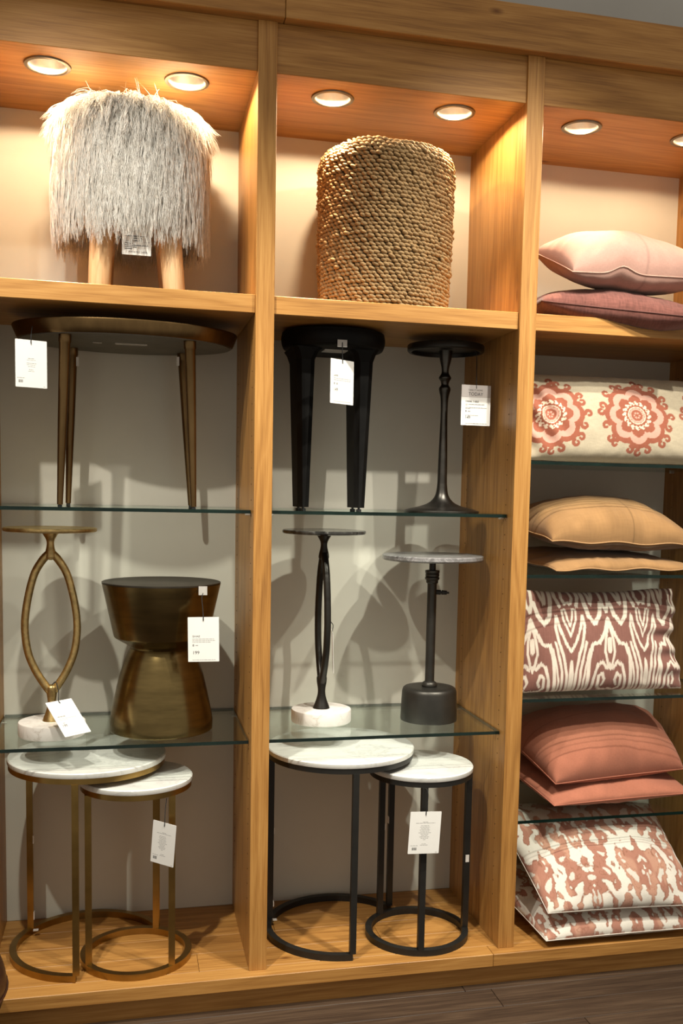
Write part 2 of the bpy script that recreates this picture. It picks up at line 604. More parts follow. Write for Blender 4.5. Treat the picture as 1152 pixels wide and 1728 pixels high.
def glass_shelf(a, b_, z, label):
    a, b_ = a + 0.003, b_ - 0.003
    y0, y1 = 0.046, DEPTH - 0.004
    o = MB()
    o.add([(a, y0, z + GT / 2), (b_, y0, z + GT / 2), (b_, y1, z + GT / 2), (a, y1, z + GT / 2)], [(0, 1, 2, 3)], 0)
    o.add([(a, y0, z - GT / 2), (b_, y0, z - GT / 2), (b_, y1, z - GT / 2), (a, y1, z - GT / 2)], [(3, 2, 1, 0)], 0)
    e = [(a, y0), (b_, y0), (b_, y1), (a, y1)]
    for k in range(4):
        p, q = e[k], e[(k + 1) % 4]
        o.add([(*p, z - GT / 2), (*q, z - GT / 2), (*q, z + GT / 2), (*p, z + GT / 2)], [(0, 1, 2, 3)], 1)
    me = bpy.data.meshes.new('glass_shelf')
    cx, cy = (a + b_) / 2, (y0 + y1) / 2
    me.from_pydata([(p[0] - cx, p[1] - cy, p[2] - z) for p in o.v], [], o.f)
    bm = bmesh.new()
    bm.from_mesh(me)
    bmesh.ops.remove_doubles(bm, verts=bm.verts[:], dist=1e-5)
    bmesh.ops.recalc_face_normals(bm, faces=bm.faces[:])
    bm.to_mesh(me)
    bm.free()
    me.materials.append(glass)
    me.materials.append(glass_edge)
    for p in me.polygons:
        p.material_index = 0 if abs(p.normal.z) > 0.5 else 1
    ob = link('glass_shelf', me, None, label, 'glass shelf', 'clear glass shelves', loc=(cx, cy, z))
    for xx, s in ((a - 0.003, 1), (b_ + 0.003, -1)):
        for yy in (0.075, 0.445):
            MB().box(min(xx, xx + s * 0.016), max(xx, xx + s * 0.016), yy, yy + 0.012, z - GT / 2 - 0.006, z - GT / 2 - 0.0002, bev=0.001).build('shelf_clip', steel, unit)
    return z + GT / 2


G1, G2 = 1.4206, 0.7135
zg1 = glass_shelf(*BAYS[0], G1, 'upper glass shelf carrying the oval bronze table')
zg2 = glass_shelf(*BAYS[0], G2, 'lower glass shelf carrying the brass drum stool')
glass_shelf(*BAYS[1], G1, 'upper glass shelf carrying the black stool and turned metal drink table')
glass_shelf(*BAYS[1], G2, 'lower glass shelf carrying the adjustable pedestal table')
C1, C2, C3, C4 = 1.5935, 1.2265, 0.8165, 0.4065
glass_shelf(*BAYS[2], C1, 'glass shelf under the embroidered medallion cushion')
glass_shelf(*BAYS[2], C2, 'glass shelf under the two tan suede cushions')
glass_shelf(*BAYS[2], C3, 'glass shelf under the mauve ikat cushion')
glass_shelf(*BAYS[2], C4, 'glass shelf under the two terracotta cushions')
T1, T2, T3, T4 = [c + GT / 2 for c in (C1, C2, C3, C4)]


# ================================================================== price tags
def text_faces(body, size):
    cu = bpy.data.curves.new('lettering', 'FONT')
    cu.body = body
    cu.size = size
    cu.resolution_u = 3
    o = bpy.data.objects.new('lettering', cu)
    COL.objects.link(o)
    dg = bpy.context.evaluated_depsgraph_get()
    me = bpy.data.meshes.new_from_object(o.evaluated_get(dg))
    v = [tuple(p.co) for p in me.vertices]
    f = [tuple(p.vertices) for p in me.polygons]
    bpy.data.objects.remove(o)
    bpy.data.meshes.remove(me)
    return v, f


def price_tag(TL, Wv, Hv, label, texts=(), bars=(), barcode=None, strip=False, cord=None, name='price_tag'):
    """TL: top left corner, Wv: vector along the top edge, Hv: vector down the left edge.
    texts: (body, x, y, height, stretch) in fractions of the card; bars: (x0, x1, y, thickness)"""
    TL, Wv, Hv = Vector(TL), Vector(Wv), Vector(Hv)
    w, h = Wv.length, Hv.length
    ex = Wv.normalized()
    ez = -Hv.normalized()
    ey = ez.cross(ex).normalized()
    ez = ex.cross(ey)
    top = TL + ex * w / 2
    t = thing(name, top, label, 'price tag', 'white price tags on cords')
    M = lambda x, d, y: TL + ex * (x * w) + ez * (-y * h) + ey * d
    mb = MB()
    e = 0.0005
    nx, ny = 0.035, 0.07
    out = [(0.012, 0), (0.5 - nx / 2, 0), (0.5 - nx / 2, ny), (0.5 + nx / 2, ny), (0.5 + nx / 2, 0), (0.988, 0), (1, 0.01), (1, 0.99), (0.988, 1), (0.012, 1), (0, 0.99), (0, 0.01)]
    n = len(out)
    v = [M(x, -e, y) for x, y in out] + [M(x, e, y) for x, y in out]
    f = [(0, 1, 2, 9, 10, 11), (2, 3, 8, 9), (3, 4, 5, 6, 7, 8)]
    f += [tuple(q + n for q in reversed(p)) for p in f]
    f += [(k, (k + 1) % n, (k + 1) % n + n, k + n) for k in range(n)]
    mb.add(v, f)
    mb.build('card', card_mat, t)
    d = -e - 0.0002
    if strip:
        MB().add([M(0, d * 1.6, 0), M(1, d * 1.6, 0), M(1.0, d * 1.6, 0.30), M(0, d * 1.6, 0.30), M(0, d * 0.9, 0), M(1, d * 0.9, 0), M(1.0, d * 0.9, 0.30), M(0, d * 0.9, 0.30)],
                 [(0, 1, 2, 3), (0, 4, 5, 1), (1, 5, 6, 2), (2, 6, 7, 3), (3, 7, 4, 0)]).build('header_strip', card_grey, t)
        d = d * 1.9
    if texts or barcode:
        mb = MB()
        for body, x, y, hh, st in texts:
            tv, tf = text_faces(body, hh * h * 1.38)
            mb.add([TL + ex * (x * w + p[0] * st) + ez * (-y * h + p[1]) + ey * d for p in tv], tf)
        if barcode:
            bx, by, bw, bh = barcode
            random.seed(3)
            x = 0.0
            while x < 1:
                ww = random.choice((0.04, 0.06, 0.09))
                mb.add([M(bx + x * bw, d, by), M(bx + min(x + ww, 1) * bw, d, by), M(bx + min(x + ww, 1) * bw, d, by + bh), M(bx + x * bw, d, by + bh)], [(0, 1, 2, 3)])
                x += ww + 0.06
        mb.build('lettering', ink, t, kind='stuff')
    if bars:
        mb = MB()
        random.seed(5)
        for x0, x1, y, th in bars:
            x = x0
            while x < x1:      # fine print: rows of word-long dashes
                ww = random.uniform(0.04, 0.11)
                xe = min(x + ww, x1)
                mb.add([M(x, d, y), M(xe, d, y), M(xe, d, y + th), M(x, d, y + th)], [(0, 1, 2, 3)])
                x = xe + 0.014
        mb.build('fine_print', ink_grey, t, kind='stuff')
    if cord:
        pts = [M(0.5, -0.0016, 0.085)] + [M(0.5, -0.001, 0.0)] + [Vector(p) for p in cord]
        MB().sweep(catmull(pts, 6), 0.0013, n=6).build('cord', string_mat, t)
    return t


FRONT = [(0.14, 0.84, 0.485, 0.012), (0.14, 0.88, 0.52, 0.012), (0.14, 0.74, 0.555, 0.012), (0.24, 0.33, 0.625, 0.018), (0.14, 0.88, 0.955, 0.010)]


def back_print(cx=0.5):
    rows = [(0.42, 0.58, 0.24), (0.2, 0.82, 0.265)]
    rows += [(cx - w_, cx + w_, 0.33 + 0.033 * k) for k, w_ in enumerate((0.14, 0.16, 0.13, 0.17, 0.14, 0.2, 0.13, 0.11, 0.16, 0.12, 0.04))]
    rows += [(0.42, 0.56, 0.76), (0.38, 0.62, 0.79), (0.88, 0.95, 0.965), (0.07, 0.30, 0.80)]
    return [(a, b_, y, 0.010) for a, b_, y in rows]


# ================================================================== bay one
# --- shaggy stool
fc = Vector((-0.350, 0.262, Z_ST))
stool = thing('shaggy_stool', fc, 'round stool with long cream shaggy fur seat and pale wooden legs', 'stool')
legs = [(-0.082, -0.115, -0.094, -0.128), (0.104, -0.115, 0.124, -0.128), (-0.082, 0.10, -0.094, 0.115), (0.104, 0.10, 0.124, 0.115)]
for xa, ya, xb, yb in legs:
    mb = MB()
    top = fc + Vector((xa, ya, 0.24))
    bot = fc + Vector((xb, yb, 0.0))
    pts = [bot, bot.lerp(top, 0.03), bot.lerp(top, 0.5), top]
    mb.sweep(pts, [0.029, 0.032, 0.0335, 0.0345], n=20)
    # flat bottom
    mb.v = [(p[0], p[1], max(p[2], Z_ST)) for p in mb.v]
    mb.build('leg', oak_leg, stool, smooth=50)
core_prof = smooth_prof([(0.001, 0.235), (0.165, 0.235), (0.196, 0.258), (0.205, 0.36), (0.202, 0.46), (0.186, 0.520), (0.12, 0.556), (0.001, 0.570)], 4)
fur_core = plain('cream_hide', (0.60, 0.54, 0.46), 0.9)
MB().lathe(fc, core_prof, 40, cap=False).build('seat_cushion', fur_core, stool, smooth=60)


def fur():
    ns = 25000
    K = 9
    S = np.linspace(0, 1, K)
    # roots: sampled by area on the profile
    pr = np.array(core_prof)
    seg = np.hypot(*(np.diff(pr, axis=0).T)) * (pr[1:, 0] + pr[:-1, 0]) / 2
    seg[pr[:-1, 1] < 0.242] *= 0.05
    cum = np.cumsum(seg) / seg.sum()
    ncl = 5500

    def sample(n):
        u = rng.random(n)
        i = np.searchsorted(cum, u)
        i = np.clip(i, 0, len(seg) - 1)
        t = rng.random(n)
        r = pr[i, 0] * (1 - t) + pr[i + 1, 0] * t
        z = pr[i, 1] * (1 - t) + pr[i + 1, 1] * t
        d = pr[i + 1] - pr[i]
        nr, nz = d[:, 1], -d[:, 0]
        ln = np.hypot(nr, nz)
        th = rng.random(n) * 2 * np.pi
        return r, z, nr / ln, nz / ln, th
    cr, cz, cnr, cnz, cth = sample(ncl)
    CP = np.stack([cr * np.cos(cth), cr * np.sin(cth), cz], 1)
    r, z, nr, nz, th = sample(ns)
    P = np.stack([r * np.cos(th), r * np.sin(th), z], 1)
    best = np.full(ns, -1)
    bd = np.full(ns, 1e9)
    for a in range(0, ns, 1000):
        D = ((P[a:a + 1000, None] - CP[None]) ** 2).sum(-1)
        best[a:a + 1000] = D.argmin(1)

    def path(r, z, nr, nz, th, L, jit):
        ca, sa = np.cos(th), np.sin(th)
        rad = np.stack([ca, sa, np.zeros_like(ca)], 1)
        nrm = np.stack([nr * ca, nr * sa, nz], 1)
        up = np.clip(nz, 0, 1)[:, None]
        P = np.stack([r * ca, r * sa, z], 1)
        out = np.zeros((len(r), K, 3))
        dn = np.array([0, 0, -1.0])
        lay = rad * (0.35 + 0.65 * up) + jit
        for k, s in enumerate(S):
            out[:, k] = P + L[:, None] * (nrm * (0.34 * s - 0.22 * s * s) * (1 - 0.45 * up) + lay * (0.10 * s + up * (0.52 * s - 0.08 * s * s)) + dn * ((1 - up * 0.72) * (0.12 * s + 0.80 * s * s)))
        return out
    Lc = rng.uniform(0.12, 0.19, ncl)
    Lc = np.minimum(Lc, np.maximum(cz - rng.uniform(0.125, 0.185, ncl), 0.05) / 0.92)
    cj = rng.normal(0, 0.13, (ncl, 3)) * np.array([1, 1, 0.3])
    cpath = path(cr, cz, cnr, cnz, cth, Lc, cj)
    L = Lc[best] * rng.uniform(0.8, 1.1, ns)
    j = cj[best] + rng.normal(0, 0.05, (ns, 3))
    sp = path(r, z, nr, nz, th, L, j)
    w = (S ** 1.1 * 0.45)[None, :, None]
    sp = sp * (1 - w) + cpath[best] * w
    # wave, coherent in each lock
    ph = rng.uniform(0, 6.28, ncl)[best][:, None]
    fr = rng.uniform(9, 18, ncl)[best][:, None]
    am = (0.0050 * S ** 0.8)[None]
    tang = np.stack([-np.sin(th), np.cos(th), np.zeros(ns)], 1)
    sp += tang[:, None, :] * (np.sin(S[None] * fr + ph) * am)[..., None]
    sp[..., 2] += np.cos(S[None] * fr * 0.8 + ph) * am * 0.5
    sp += rng.normal(0, 0.0009, sp.shape) * S[None, :, None]
    # a few stray upright wisps on the top
    wis = np.where((z > 0.54))[0][:40]
    for q in wis:
        hgt = rng.uniform(0.03, 0.07)
        sp[q, :, 2] = z[q] + S * hgt
        sp[q, :, :2] = P[q, :2] + np.outer(S ** 1.5, rng.normal(0, 0.03, 2))
    sp[..., 2] = np.minimum(sp[..., 2], 0.618)
    # three sided tubes
    T = np.gradient(sp, axis=1)
    T /= np.linalg.norm(T, axis=2, keepdims=True) + 1e-9
    ref = np.array([0.3, 0.5, 0.81])
    A = np.cross(T, ref)
    A /= np.linalg.norm(A, axis=2, keepdims=True) + 1e-9
    B = np.cross(T, A)
    rad = (0.00085 * (1 - 0.65 * S))[None, :, None]
    V = np.stack([sp + (A * math.cos(a) + B * math.sin(a)) * rad for a in (0, 2.094, 4.189)], 2)
    V = V.reshape(-1, 3)
    base = (np.arange(ns) * K * 3)[:, None, None, None]
    kk = np.arange(K - 1)[None, :, None, None] * 3
    a = np.array([[0, 1, 4, 3], [1, 2, 5, 4], [2, 0, 3, 5]])[None, None]
    F = (base + kk + a).reshape(-1, 4)
    me = bpy.data.meshes.new('fur')
    me.vertices.add(len(V))
    me.vertices.foreach_set('co', V.astype(np.float32).ravel())
    me.loops.add(F.size)
    me.loops.foreach_set('vertex_index', F.ravel().astype(np.int32))
    me.polygons.add(len(F))
    me.polygons.foreach_set('loop_start', (np.arange(len(F)) * 4).astype(np.int32))
    me.polygons.foreach_set('use_smooth', np.ones(len(F), bool))
    me.update(calc_edges=True)
    m, nt, b = new_mat('long_cream_fur')
    out = nt.nodes['Material Output']
    df = N(nt, 'ShaderNodeBsdfDiffuse')
    tr = N(nt, 'ShaderNodeBsdfTranslucent')
    tc = nt.nodes.new('ShaderNodeTexCoord')
    nn = N(nt, 'ShaderNodeTexNoise', Scale=55.0, Detail=2.0)
    nt.links.new(tc.outputs['Object'], nn.inputs['Vector'])
    c = ramp(nt, nn.outputs[0], [(0.3, (0.78, 0.74, 0.68)), (0.7, (0.93, 0.91, 0.87))])
    nt.links.new(c, df.inputs[0])
    nt.links.new(c, tr.inputs[0])
    mx = nt.nodes.new('ShaderNodeMixShader')
    mx.inputs[0].default_value = 0.35
    nt.links.new(df.outputs[0], mx.inputs[1])
    nt.links.new(tr.outputs[0], mx.inputs[2])
    nt.links.new(mx.outputs[0], out.inputs[0])
    me.materials.append(m)
    link('fur', me, stool, kind='stuff')


fur()
# sewn-in paper label under the seat
lab_c = fc + Vector((0.013, -0.176, 0.103))
lb = MB().box(lab_c.x - 0.041, lab_c.x + 0.041, lab_c.y - 0.0005, lab_c.y + 0.0005, lab_c.z, lab_c.z + 0.13)
lab = lb.build('care_label', card_mat, stool)
lab['label'] = 'white printed paper label hanging under the seat'
mb = MB()
tv, tf = text_faces('MADE IN CHINA', 0.0072)
mb.add([(lab_c.x - 0.022 + p[0], lab_c.y - 0.0008, lab_c.z + 0.006 + p[1]) for p in tv], tf)
for k, (x0, x1) in enumerate(((-0.033, -0.012), (-0.033, 0.0), (-0.033, 0.034), (-0.033, -0.01))):
    mb.box(lab_c.x + x0, lab_c.x + x1, lab_c.y - 0.0009, lab_c.y - 0.0008, lab_c.z + 0.016 + 0.0052 * k, lab_c.z + 0.0178 + 0.0052 * k)
for k, (x0, x1) in enumerate(((-0.012, 0.014), (-0.014, 0.016), (-0.032, 0.028))):
    mb.box(lab_c.x + x0, lab_c.x + x1, lab_c.y - 0.0009, lab_c.y - 0.0008, lab_c.z + 0.040 + 0.006 * k, lab_c.z + 0.0423 + 0.006 * k)
mb.box(lab_c.x - 0.038, lab_c.x + 0.038, lab_c.y - 0.0009, lab_c.y - 0.0008, lab_c.z + 0.0372, lab_c.z + 0.0377)
mb.build('lettering', ink, lab, kind='stuff')

# --- oval bronze table
ov = thing('oval_table', (-0.364, 0.25, zg1), 'oval dark bronze table on four slim tapered legs, under the shaggy stool', 'table')
MB().lathe((-0.364, 0.25, 0), [(0.300, 1.9245), (0.318, 1.9245), (0.3225, 1.928), (0.3365, 1.9605), (0.3355, 1.9645), (0.333, 1.966), (0.30, 1.966)], 72, sy=0.232 / 0.3365).build('table_top', bronze, ov, smooth=30)
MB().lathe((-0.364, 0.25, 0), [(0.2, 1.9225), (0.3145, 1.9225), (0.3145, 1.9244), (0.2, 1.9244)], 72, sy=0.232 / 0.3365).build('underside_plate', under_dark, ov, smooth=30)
for (xa, ya, xb, yb) in ((-0.538, 0.10, -0.556, 0.095), (-0.533, 0.385, -0.549, 0.39), (-0.183, 0.10, -0.170, 0.095), (-0.189, 0.385, -0.161, 0.39)):
    a, b_ = Vector((xa, ya, 1.9224)), Vector((xb, yb, zg1 + 0.006))
    lg = MB().sweep([a.lerp(b_, t) for t in (0, 0.045, 0.05, 0.5, 1)], [0.0185, 0.0185, 0.0165, 0.0135, 0.0085], n=14).build('leg', bronze, ov, smooth=40)
    MB().lathe((xb, yb, zg1), [(0.006, 0.0), (0.0065, 0.001), (0.0065, 0.005), (0.003, 0.0062)], 12).build('foot', rubber, lg, smooth=40)
for x, y, w, d in ((-0.452, 0.235, 0.026, 0.018), (-0.352, 0.232, 0.095, 0.034)):
    MB().box(x - w / 2, x + w / 2, y - d / 2, y + d / 2, 1.9215, 1.9224).build('sticker', clear_tape, ov)
for x, z in ((-0.5165, 1.878), (-0.205, 1.895)):
    MB().box(x - 0.004, x + 0.004, 0.362, 0.366, z - 0.014, z + 0.014).build('sticker', sticker_mat, ov)
price_tag((-0.671, 0.055, 1.8970), (0.083, 0.030, 0.0), (0, 0, -0.133), 'white price tag hanging from the oval bronze table, blank back with barcode',
          bars=[(0.40, 0.60, 0.385, 0.014), (0.36, 0.64, 0.42, 0.008), (0.35, 0.66, 0.485, 0.012), (0.36, 0.64, 0.52, 0.008), (0.40, 0.62, 0.555, 0.010), (0.43, 0.57, 0.62, 0.012), (0.40, 0.60, 0.655, 0.008), (0.05, 0.3, 0.80, 0.012), (0.88, 0.95, 0.965, 0.01)],
          barcode=(0.09, 0.845, 0.14, 0.06), cord=[(-0.629, 0.075, 1.915), (-0.628, 0.097, 1.940)])

# --- brass ring table
def ring_table(c, rot, metal, top_mat, zt, base_mat, label, top_edge=None):
    z0 = c[2]
    t = thing('ring_table', c, label, 'table')
    MB().lathe(c, [(0.096, 0.0), (0.099, 0.002), (0.1005, 0.005), (0.1005, 0.040), (0.099, 0.0435), (0.095, 0.045)], 48).build('base', base_mat, t, smooth=40)
    ca, sa = math.cos(rot), math.sin(rot)
    for s in (1, -1):
        prof = [(0.004, 0.135), (0.022, 0.160), (0.047, 0.203), (0.068, 0.260), (0.0765, 0.335), (0.069, 0.412), (0.049, 0.495), (0.024, 0.541), (0.004, 0.562)]
        pts = catmull([(c[0] + s * x * ca, c[1] + s * x * sa, z0 + z) for x, z in prof], 6)
        n = len(pts)
        MB().sweep(pts, [0.0115 + 0.0015 * abs(2 * k / (n - 1) - 1) ** 3 for k in range(n)], n=12).build('ring_arm', metal, t, smooth=60)
    MB().lathe(c, smooth_prof([(0.0285, 0.0452), (0.026, 0.052), (0.016, 0.080), (0.0125, 0.105), (0.0165, 0.135), (0.016, 0.152), (0.004, 0.158)], 5), 24).build('foot', metal, t, smooth=50)
    MB().lathe(c, smooth_prof([(0.004, 0.542), (0.0165, 0.548), (0.0165, 0.562), (0.0115, 0.585), (0.0125, 0.603), (0.024, zt - 0.018), (0.027, zt - 0.0135)], 5), 24).build('neck', metal, t, smooth=50)
    MB().lathe(c, [(0.130, zt - 0.0130), (0.136, zt - 0.011), (0.138, zt - 0.007), (0.1375, zt - 0.002), (0.135, zt), (0.128, zt - 0.001)], 56).build('table_top', top_mat, t, smooth=35)
    return t


ring_table((-0.592, 0.212, zg2), R(4), brass_cast, brass_cast, 0.6415, white_marble_rough, 'gold brass table with open oval ring stem on a white marble base')
price_tag((-0.602, 0.088, 0.844), (0.0710, 0.060, 0.000), (0.064, -0.068, -0.088), 'white price tag tilted against the marble base of the brass ring table',
          texts=[('199', 0.13, 0.74, 0.08, 0.8)], bars=[(0.13, 0.42, 0.43, 0.032), (0.13, 0.80, 0.50, 0.01), (0.13, 0.45, 0.54, 0.01), (0.2, 0.28, 0.62, 0.018), (0.13, 0.8, 0.94, 0.008)],
          cord=[(-0.568, 0.150, 0.866), (-0.578, 0.186, 0.888), (-0.590, 0.193, 0.878)])

# --- brass drum stool
dc = (-0.2585, 0.252, zg2)
dr = thing('drum_stool', dc, 'hourglass-shaped dark brass drum stool beside the gold ring table', 'stool')
z0 = zg2
MB().lathe((dc[0], dc[1], 0), [(0.160, z0), (0.1615, z0 + 0.002), (0.1622, z0 + 0.030), (0.1585, z0 + 0.052), (0.1555, z0 + 0.068), (0.1455, z0 + 0.115), (0.1325, z0 + 0.172), (0.1150, z0 + 0.226), (0.1045, z0 + 0.252), (0.0985, z0 + 0.262)], 72).build('lower_body', brass_drum, dr, smooth=28)
MB().lathe((dc[0], dc[1], 0), [(0.0975, z0 + 0.2615), (0.1005, z0 + 0.268), (0.1110, z0 + 0.276), (0.1440, z0 + 0.296), (0.1475, z0 + 0.299), (0.1490, z0 + 0.303), (0.1840, z0 + 0.463), (0.1850, z0 + 0.468)], 72).build('upper_body', brass_drum, dr, smooth=28)
MB().lathe((dc[0], dc[1], 0), [(0.150, z0 + 0.463), (0.1845, z0 + 0.4685), (0.1850, z0 + 0.4725), (0.1825, z0 + 0.4735), (0.1800, z0 + 0.4725)], 72).build('top_plate', bronze_top, dr, smooth=28)
mb = MB()
mb.box(-0.1535, -0.1275, 0.0965, 0.0975, z0 + 0.445, z0 + 0.472)
mb.build('adhesive_tab', clear_tape, dr)
price_tag((-0.188, 0.062, 1.1005), (0.0925, -0.010, 0.0015), (-0.001, 0, -0.136), 'white price tag reading SHAE 199 hanging on the brass drum stool',
          texts=[('SHAE', 0.14, 0.45, 0.042, 1.25), ('8', 0.14, 0.655, 0.05, 1.2), ('199', 0.14, 0.83, 0.075, 1.0)], bars=FRONT, cord=[(-0.1425, 0.070, 1.125), (-0.1445, 0.083, 1.155), (-0.1405, 0.093, 1.170)])


# --- nesting tables
def nest_table(c, r, zt, posts, arc, metal, label, group, name='nesting_table'):
    t = thing(name, (c[0], c[1], 0.0), label, 'table', group)
    cx, cy = c
    MB().lathe((cx, cy, 0), [(r - 0.006, zt - 0.0165), (r - 0.001, zt - 0.0165), (r, zt - 0.015), (r, zt - 0.003), (r - 0.003, zt), (r - 0.010, zt)], 72).build('marble_top', white_marble, t, smooth=35)
    MB().lathe((cx, cy, 0), [(r - 0.030, zt - 0.034), (r - 0.003, zt - 0.034), (r - 0.003, zt - 0.0168), (r - 0.030, zt - 0.0168)], 72).build('top_rim', metal, t, smooth=35)
    a0, a1 = arc
    h = 0.0105
    n = 64
    if a1 - a0 >= 359:
        pts = [(cx + (r - h) * math.cos(2 * math.pi * k / n), cy + (r - h) * math.sin(2 * math.pi * k / n), h) for k in range(n)]
        MB().sweep(pts, h, n=4, sq=True, closed=True, up=(0, 0, 1)).build('base_ring', metal, t, smooth=35)
    else:
        pts = [(cx + (r - h) * math.cos(R(a0 + (a1 - a0) * k / n)), cy + (r - h) * math.sin(R(a0 + (a1 - a0) * k / n)), h) for k in range(n + 1)]
        MB().sweep(pts, h, n=4, sq=True, up=(0, 0, 1)).build('base_ring', metal, t, smooth=35)
    for a in posts:
        x, y = cx + (r - h) * math.cos(R(a)), cy + (r - h) * math.sin(R(a))
        MB().box(x - 0.0098, x + 0.0098, y - 0.0098, y + 0.0098, 2 * h, zt - 0.034).build('post', metal, t)
    return t


def sticker_on(t, x, y, z, w=0.004, d=0.014, h=0.022):
    MB().box(x - w / 2, x + w / 2, y - d / 2, y + d / 2, z - h / 2, z + h / 2).build('sticker', sticker_mat, t)


t = nest_table((-0.488, 0.268), 0.2435, 0.6425, (-97, 145, 21), (21, 263), brass, 'larger brass nesting table with round white marble top', 'brass nesting tables')
px_, py_ = -0.488 + 0.233 * math.cos(R(145)), 0.268 + 0.233 * math.sin(R(145))
for z in (0.065, 0.325):
    sticker_on(t, px_ + 0.0112, py_ - 0.006, z, 0.003, 0.014, 0.026)
sticker_on(t, px_ + 0.018, py_ - 0.026, 0.022, 0.016, 0.012, 0.003)
nest_table((-0.338, 0.176), 0.1735, 0.5905, (-152, -50, 67), (0, 360), brass, 'smaller brass nesting table with round white marble top', 'brass nesting tables')
price_tag((-0.289, 0.032, 0.4895), (0.066, -0.046, -0.008), (0.001, 0.004, -0.133), 'white barcode tag hanging on the smaller brass nesting table',
          bars=back_print(0.46), barcode=(0.10, 0.84, 0.16, 0.07), cord=[(-0.2545, 0.020, 0.52), (-0.250, 0.036, 0.552)])

# ================================================================== bay two
# --- woven basket
bc = Vector((0.447, 0.262, Z_ST))
bk = thing('woven_basket', bc, 'tall round basket of thick twisted seagrass cord on the top shelf', 'basket')
straw = plain('seagrass_cord', (0.29, 0.18, 0.075), 0.75, noise=(80, 0.35), bumps=(160, 0.6, 0.003), scale=(1, 1, 2.5))
straw_in = plain('seagrass_inside', (0.20, 0.125, 0.055), 0.9, noise=(60, 0.3))
HB = 0.500
MB().lathe(bc, [(0.002, 0.004), (0.196, 0.004), (0.200, 0.10), (0.206, 0.35), (0.204, HB - 0.014), (0.196, HB - 0.014), (0.196, 0.02), (0.002, 0.02)], 48, cap=False).build('liner', straw_in, bk, smooth=40)


def weave():
    bm = bmesh.new()
    bmesh.ops.create_uvsphere(bm, u_segments=7, v_segments=5, radius=1.0)
    sv = np.array([v.co[:] for v in bm.verts])
    sf = [[v.index for v in f.verts] for f in bm.faces]
    bm.free()
    rows = 42
    V = []
    F = []
    M_ = 74
    base = 0
    for i in range(rows):
        z = 0.0062 + i * (HB - 0.010) / (rows - 1)
        t = z / HB
        r0 = 0.2035 + 0.0095 * math.sin(min(t * 1.25, 1) * math.pi / 2) + rng.normal(0, 0.0012)
        r0 -= 0.026 * max(0, (t - 0.93) / 0.07) ** 1.6
        for k in range(M_):
            a = 2 * math.pi * (k + 0.5 * (i % 2) + rng.normal(0, 0.10)) / M_
            rr = r0 + rng.normal(0, 0.0018) + 0.0035 * math.sin(a * 3 + 1.3) * t
            L, Hh, D = 0.0128 * rng.uniform(0.9, 1.12), 0.0061 * rng.uniform(0.9, 1.1), 0.0088 * rng.uniform(0.85, 1.2)
            tilt = -0.36 + rng.normal(0, 0.10)
            q = sv * np.array([L, D, Hh])
            x = q[:, 0] * math.cos(tilt) - q[:, 2] * math.sin(tilt)
            zz = q[:, 0] * math.sin(tilt) + q[:, 2] * math.cos(tilt)
            y = q[:, 1]
            ca, sa = math.cos(a), math.sin(a)
            px = (rr + y) * ca - x * sa
            py = (rr + y) * sa + x * ca
            V.append(np.stack([px, py, np.maximum(zz + z + t ** 3 * (0.004 * math.sin(a * 2 + 2.2) + 0.009 * math.exp(-((math.cos(a - 4.15) - 1) / 0.05) ** 2)), 0.0)], 1))
            F.extend([[j + base for j in f] for f in sf])
            base += len(sv)
    V = np.concatenate(V)
    me = bpy.data.meshes.new('weave')
    me.from_pydata(V.tolist(), [], F)
    me.polygons.foreach_set('use_smooth', [True] * len(me.polygons))
    me.materials.append(straw)
    link('weave', me, bk, kind='stuff')


weave()

# --- black stool
jc = (0.284, 0.262, zg1)
jm = thing('black_stool', jc, 'chunky black wooden stool with round top and two broad blade legs', 'stool')
MB().lathe((jc[0], jc[1], 0), smooth_prof([(0.10, 1.936), (0.152, 1.938), (0.164, 1.950), (0.168, 1.968), (0.166, 1.985), (0.158, 1.994), (0.10, 1.995)], 5), 56).build('seat', black_wood, jm, smooth=50)
for x0 in (0.185, 0.369):
    def sect(w, d, x, y, z):
        ch = 0.014
        return [(x - w / 2 + ch, y - d / 2, z), (x + w / 2 - ch, y - d / 2, z), (x + w / 2, y - d / 2 + ch, z), (x + w / 2, y + d / 2 - ch, z), (x + w / 2 - ch, y + d / 2, z), (x - w / 2 + ch, y + d / 2, z), (x - w / 2, y + d / 2 - ch, z), (x - w / 2, y - d / 2 + ch, z)]
    s = 1 if x0 > 0.28 else -1
    v = []
    lev = [(0.036, 0.125, 0.0, zg1 + 0.010), (0.058, 0.17, 0.004, 1.90), (0.075, 0.19, 0.002, 1.925), (0.10, 0.20, -0.004, 1.9385)]
    for w, d, dx, z in lev:
        v += sect(w, d, x0 + s * dx * 0.6, 0.262, z)
    f = [tuple(reversed(range(8)))] + [tuple(24 + k for k in range(8))]
    for q in range(3):
        f += [(q * 8 + k, q * 8 + (k + 1) % 8, (q + 1) * 8 + (k + 1) % 8, (q + 1) * 8 + k) for k in range(8)]
    lg = MB().add(v, f).build('leg', black_wood, jm)
    for y in (0.215, 0.308):
        MB().lathe((x0, y, zg1), [(0.0085, 0.0), (0.009, 0.001), (0.009, 0.005), (0.004, 0.006), (0.004, 0.0101)], 14).build('foot', rubber, lg, smooth=40)
o = MB().box(0.264, 0.294, 0.0930, 0.0945, 1.930, 1.952).build('adhesive_tab', clear_tape, jm)
MB().box(0.245, 0.32, 0.20, 0.26, 1.934, 1.9362).build('sticker', sticker_mat, jm)
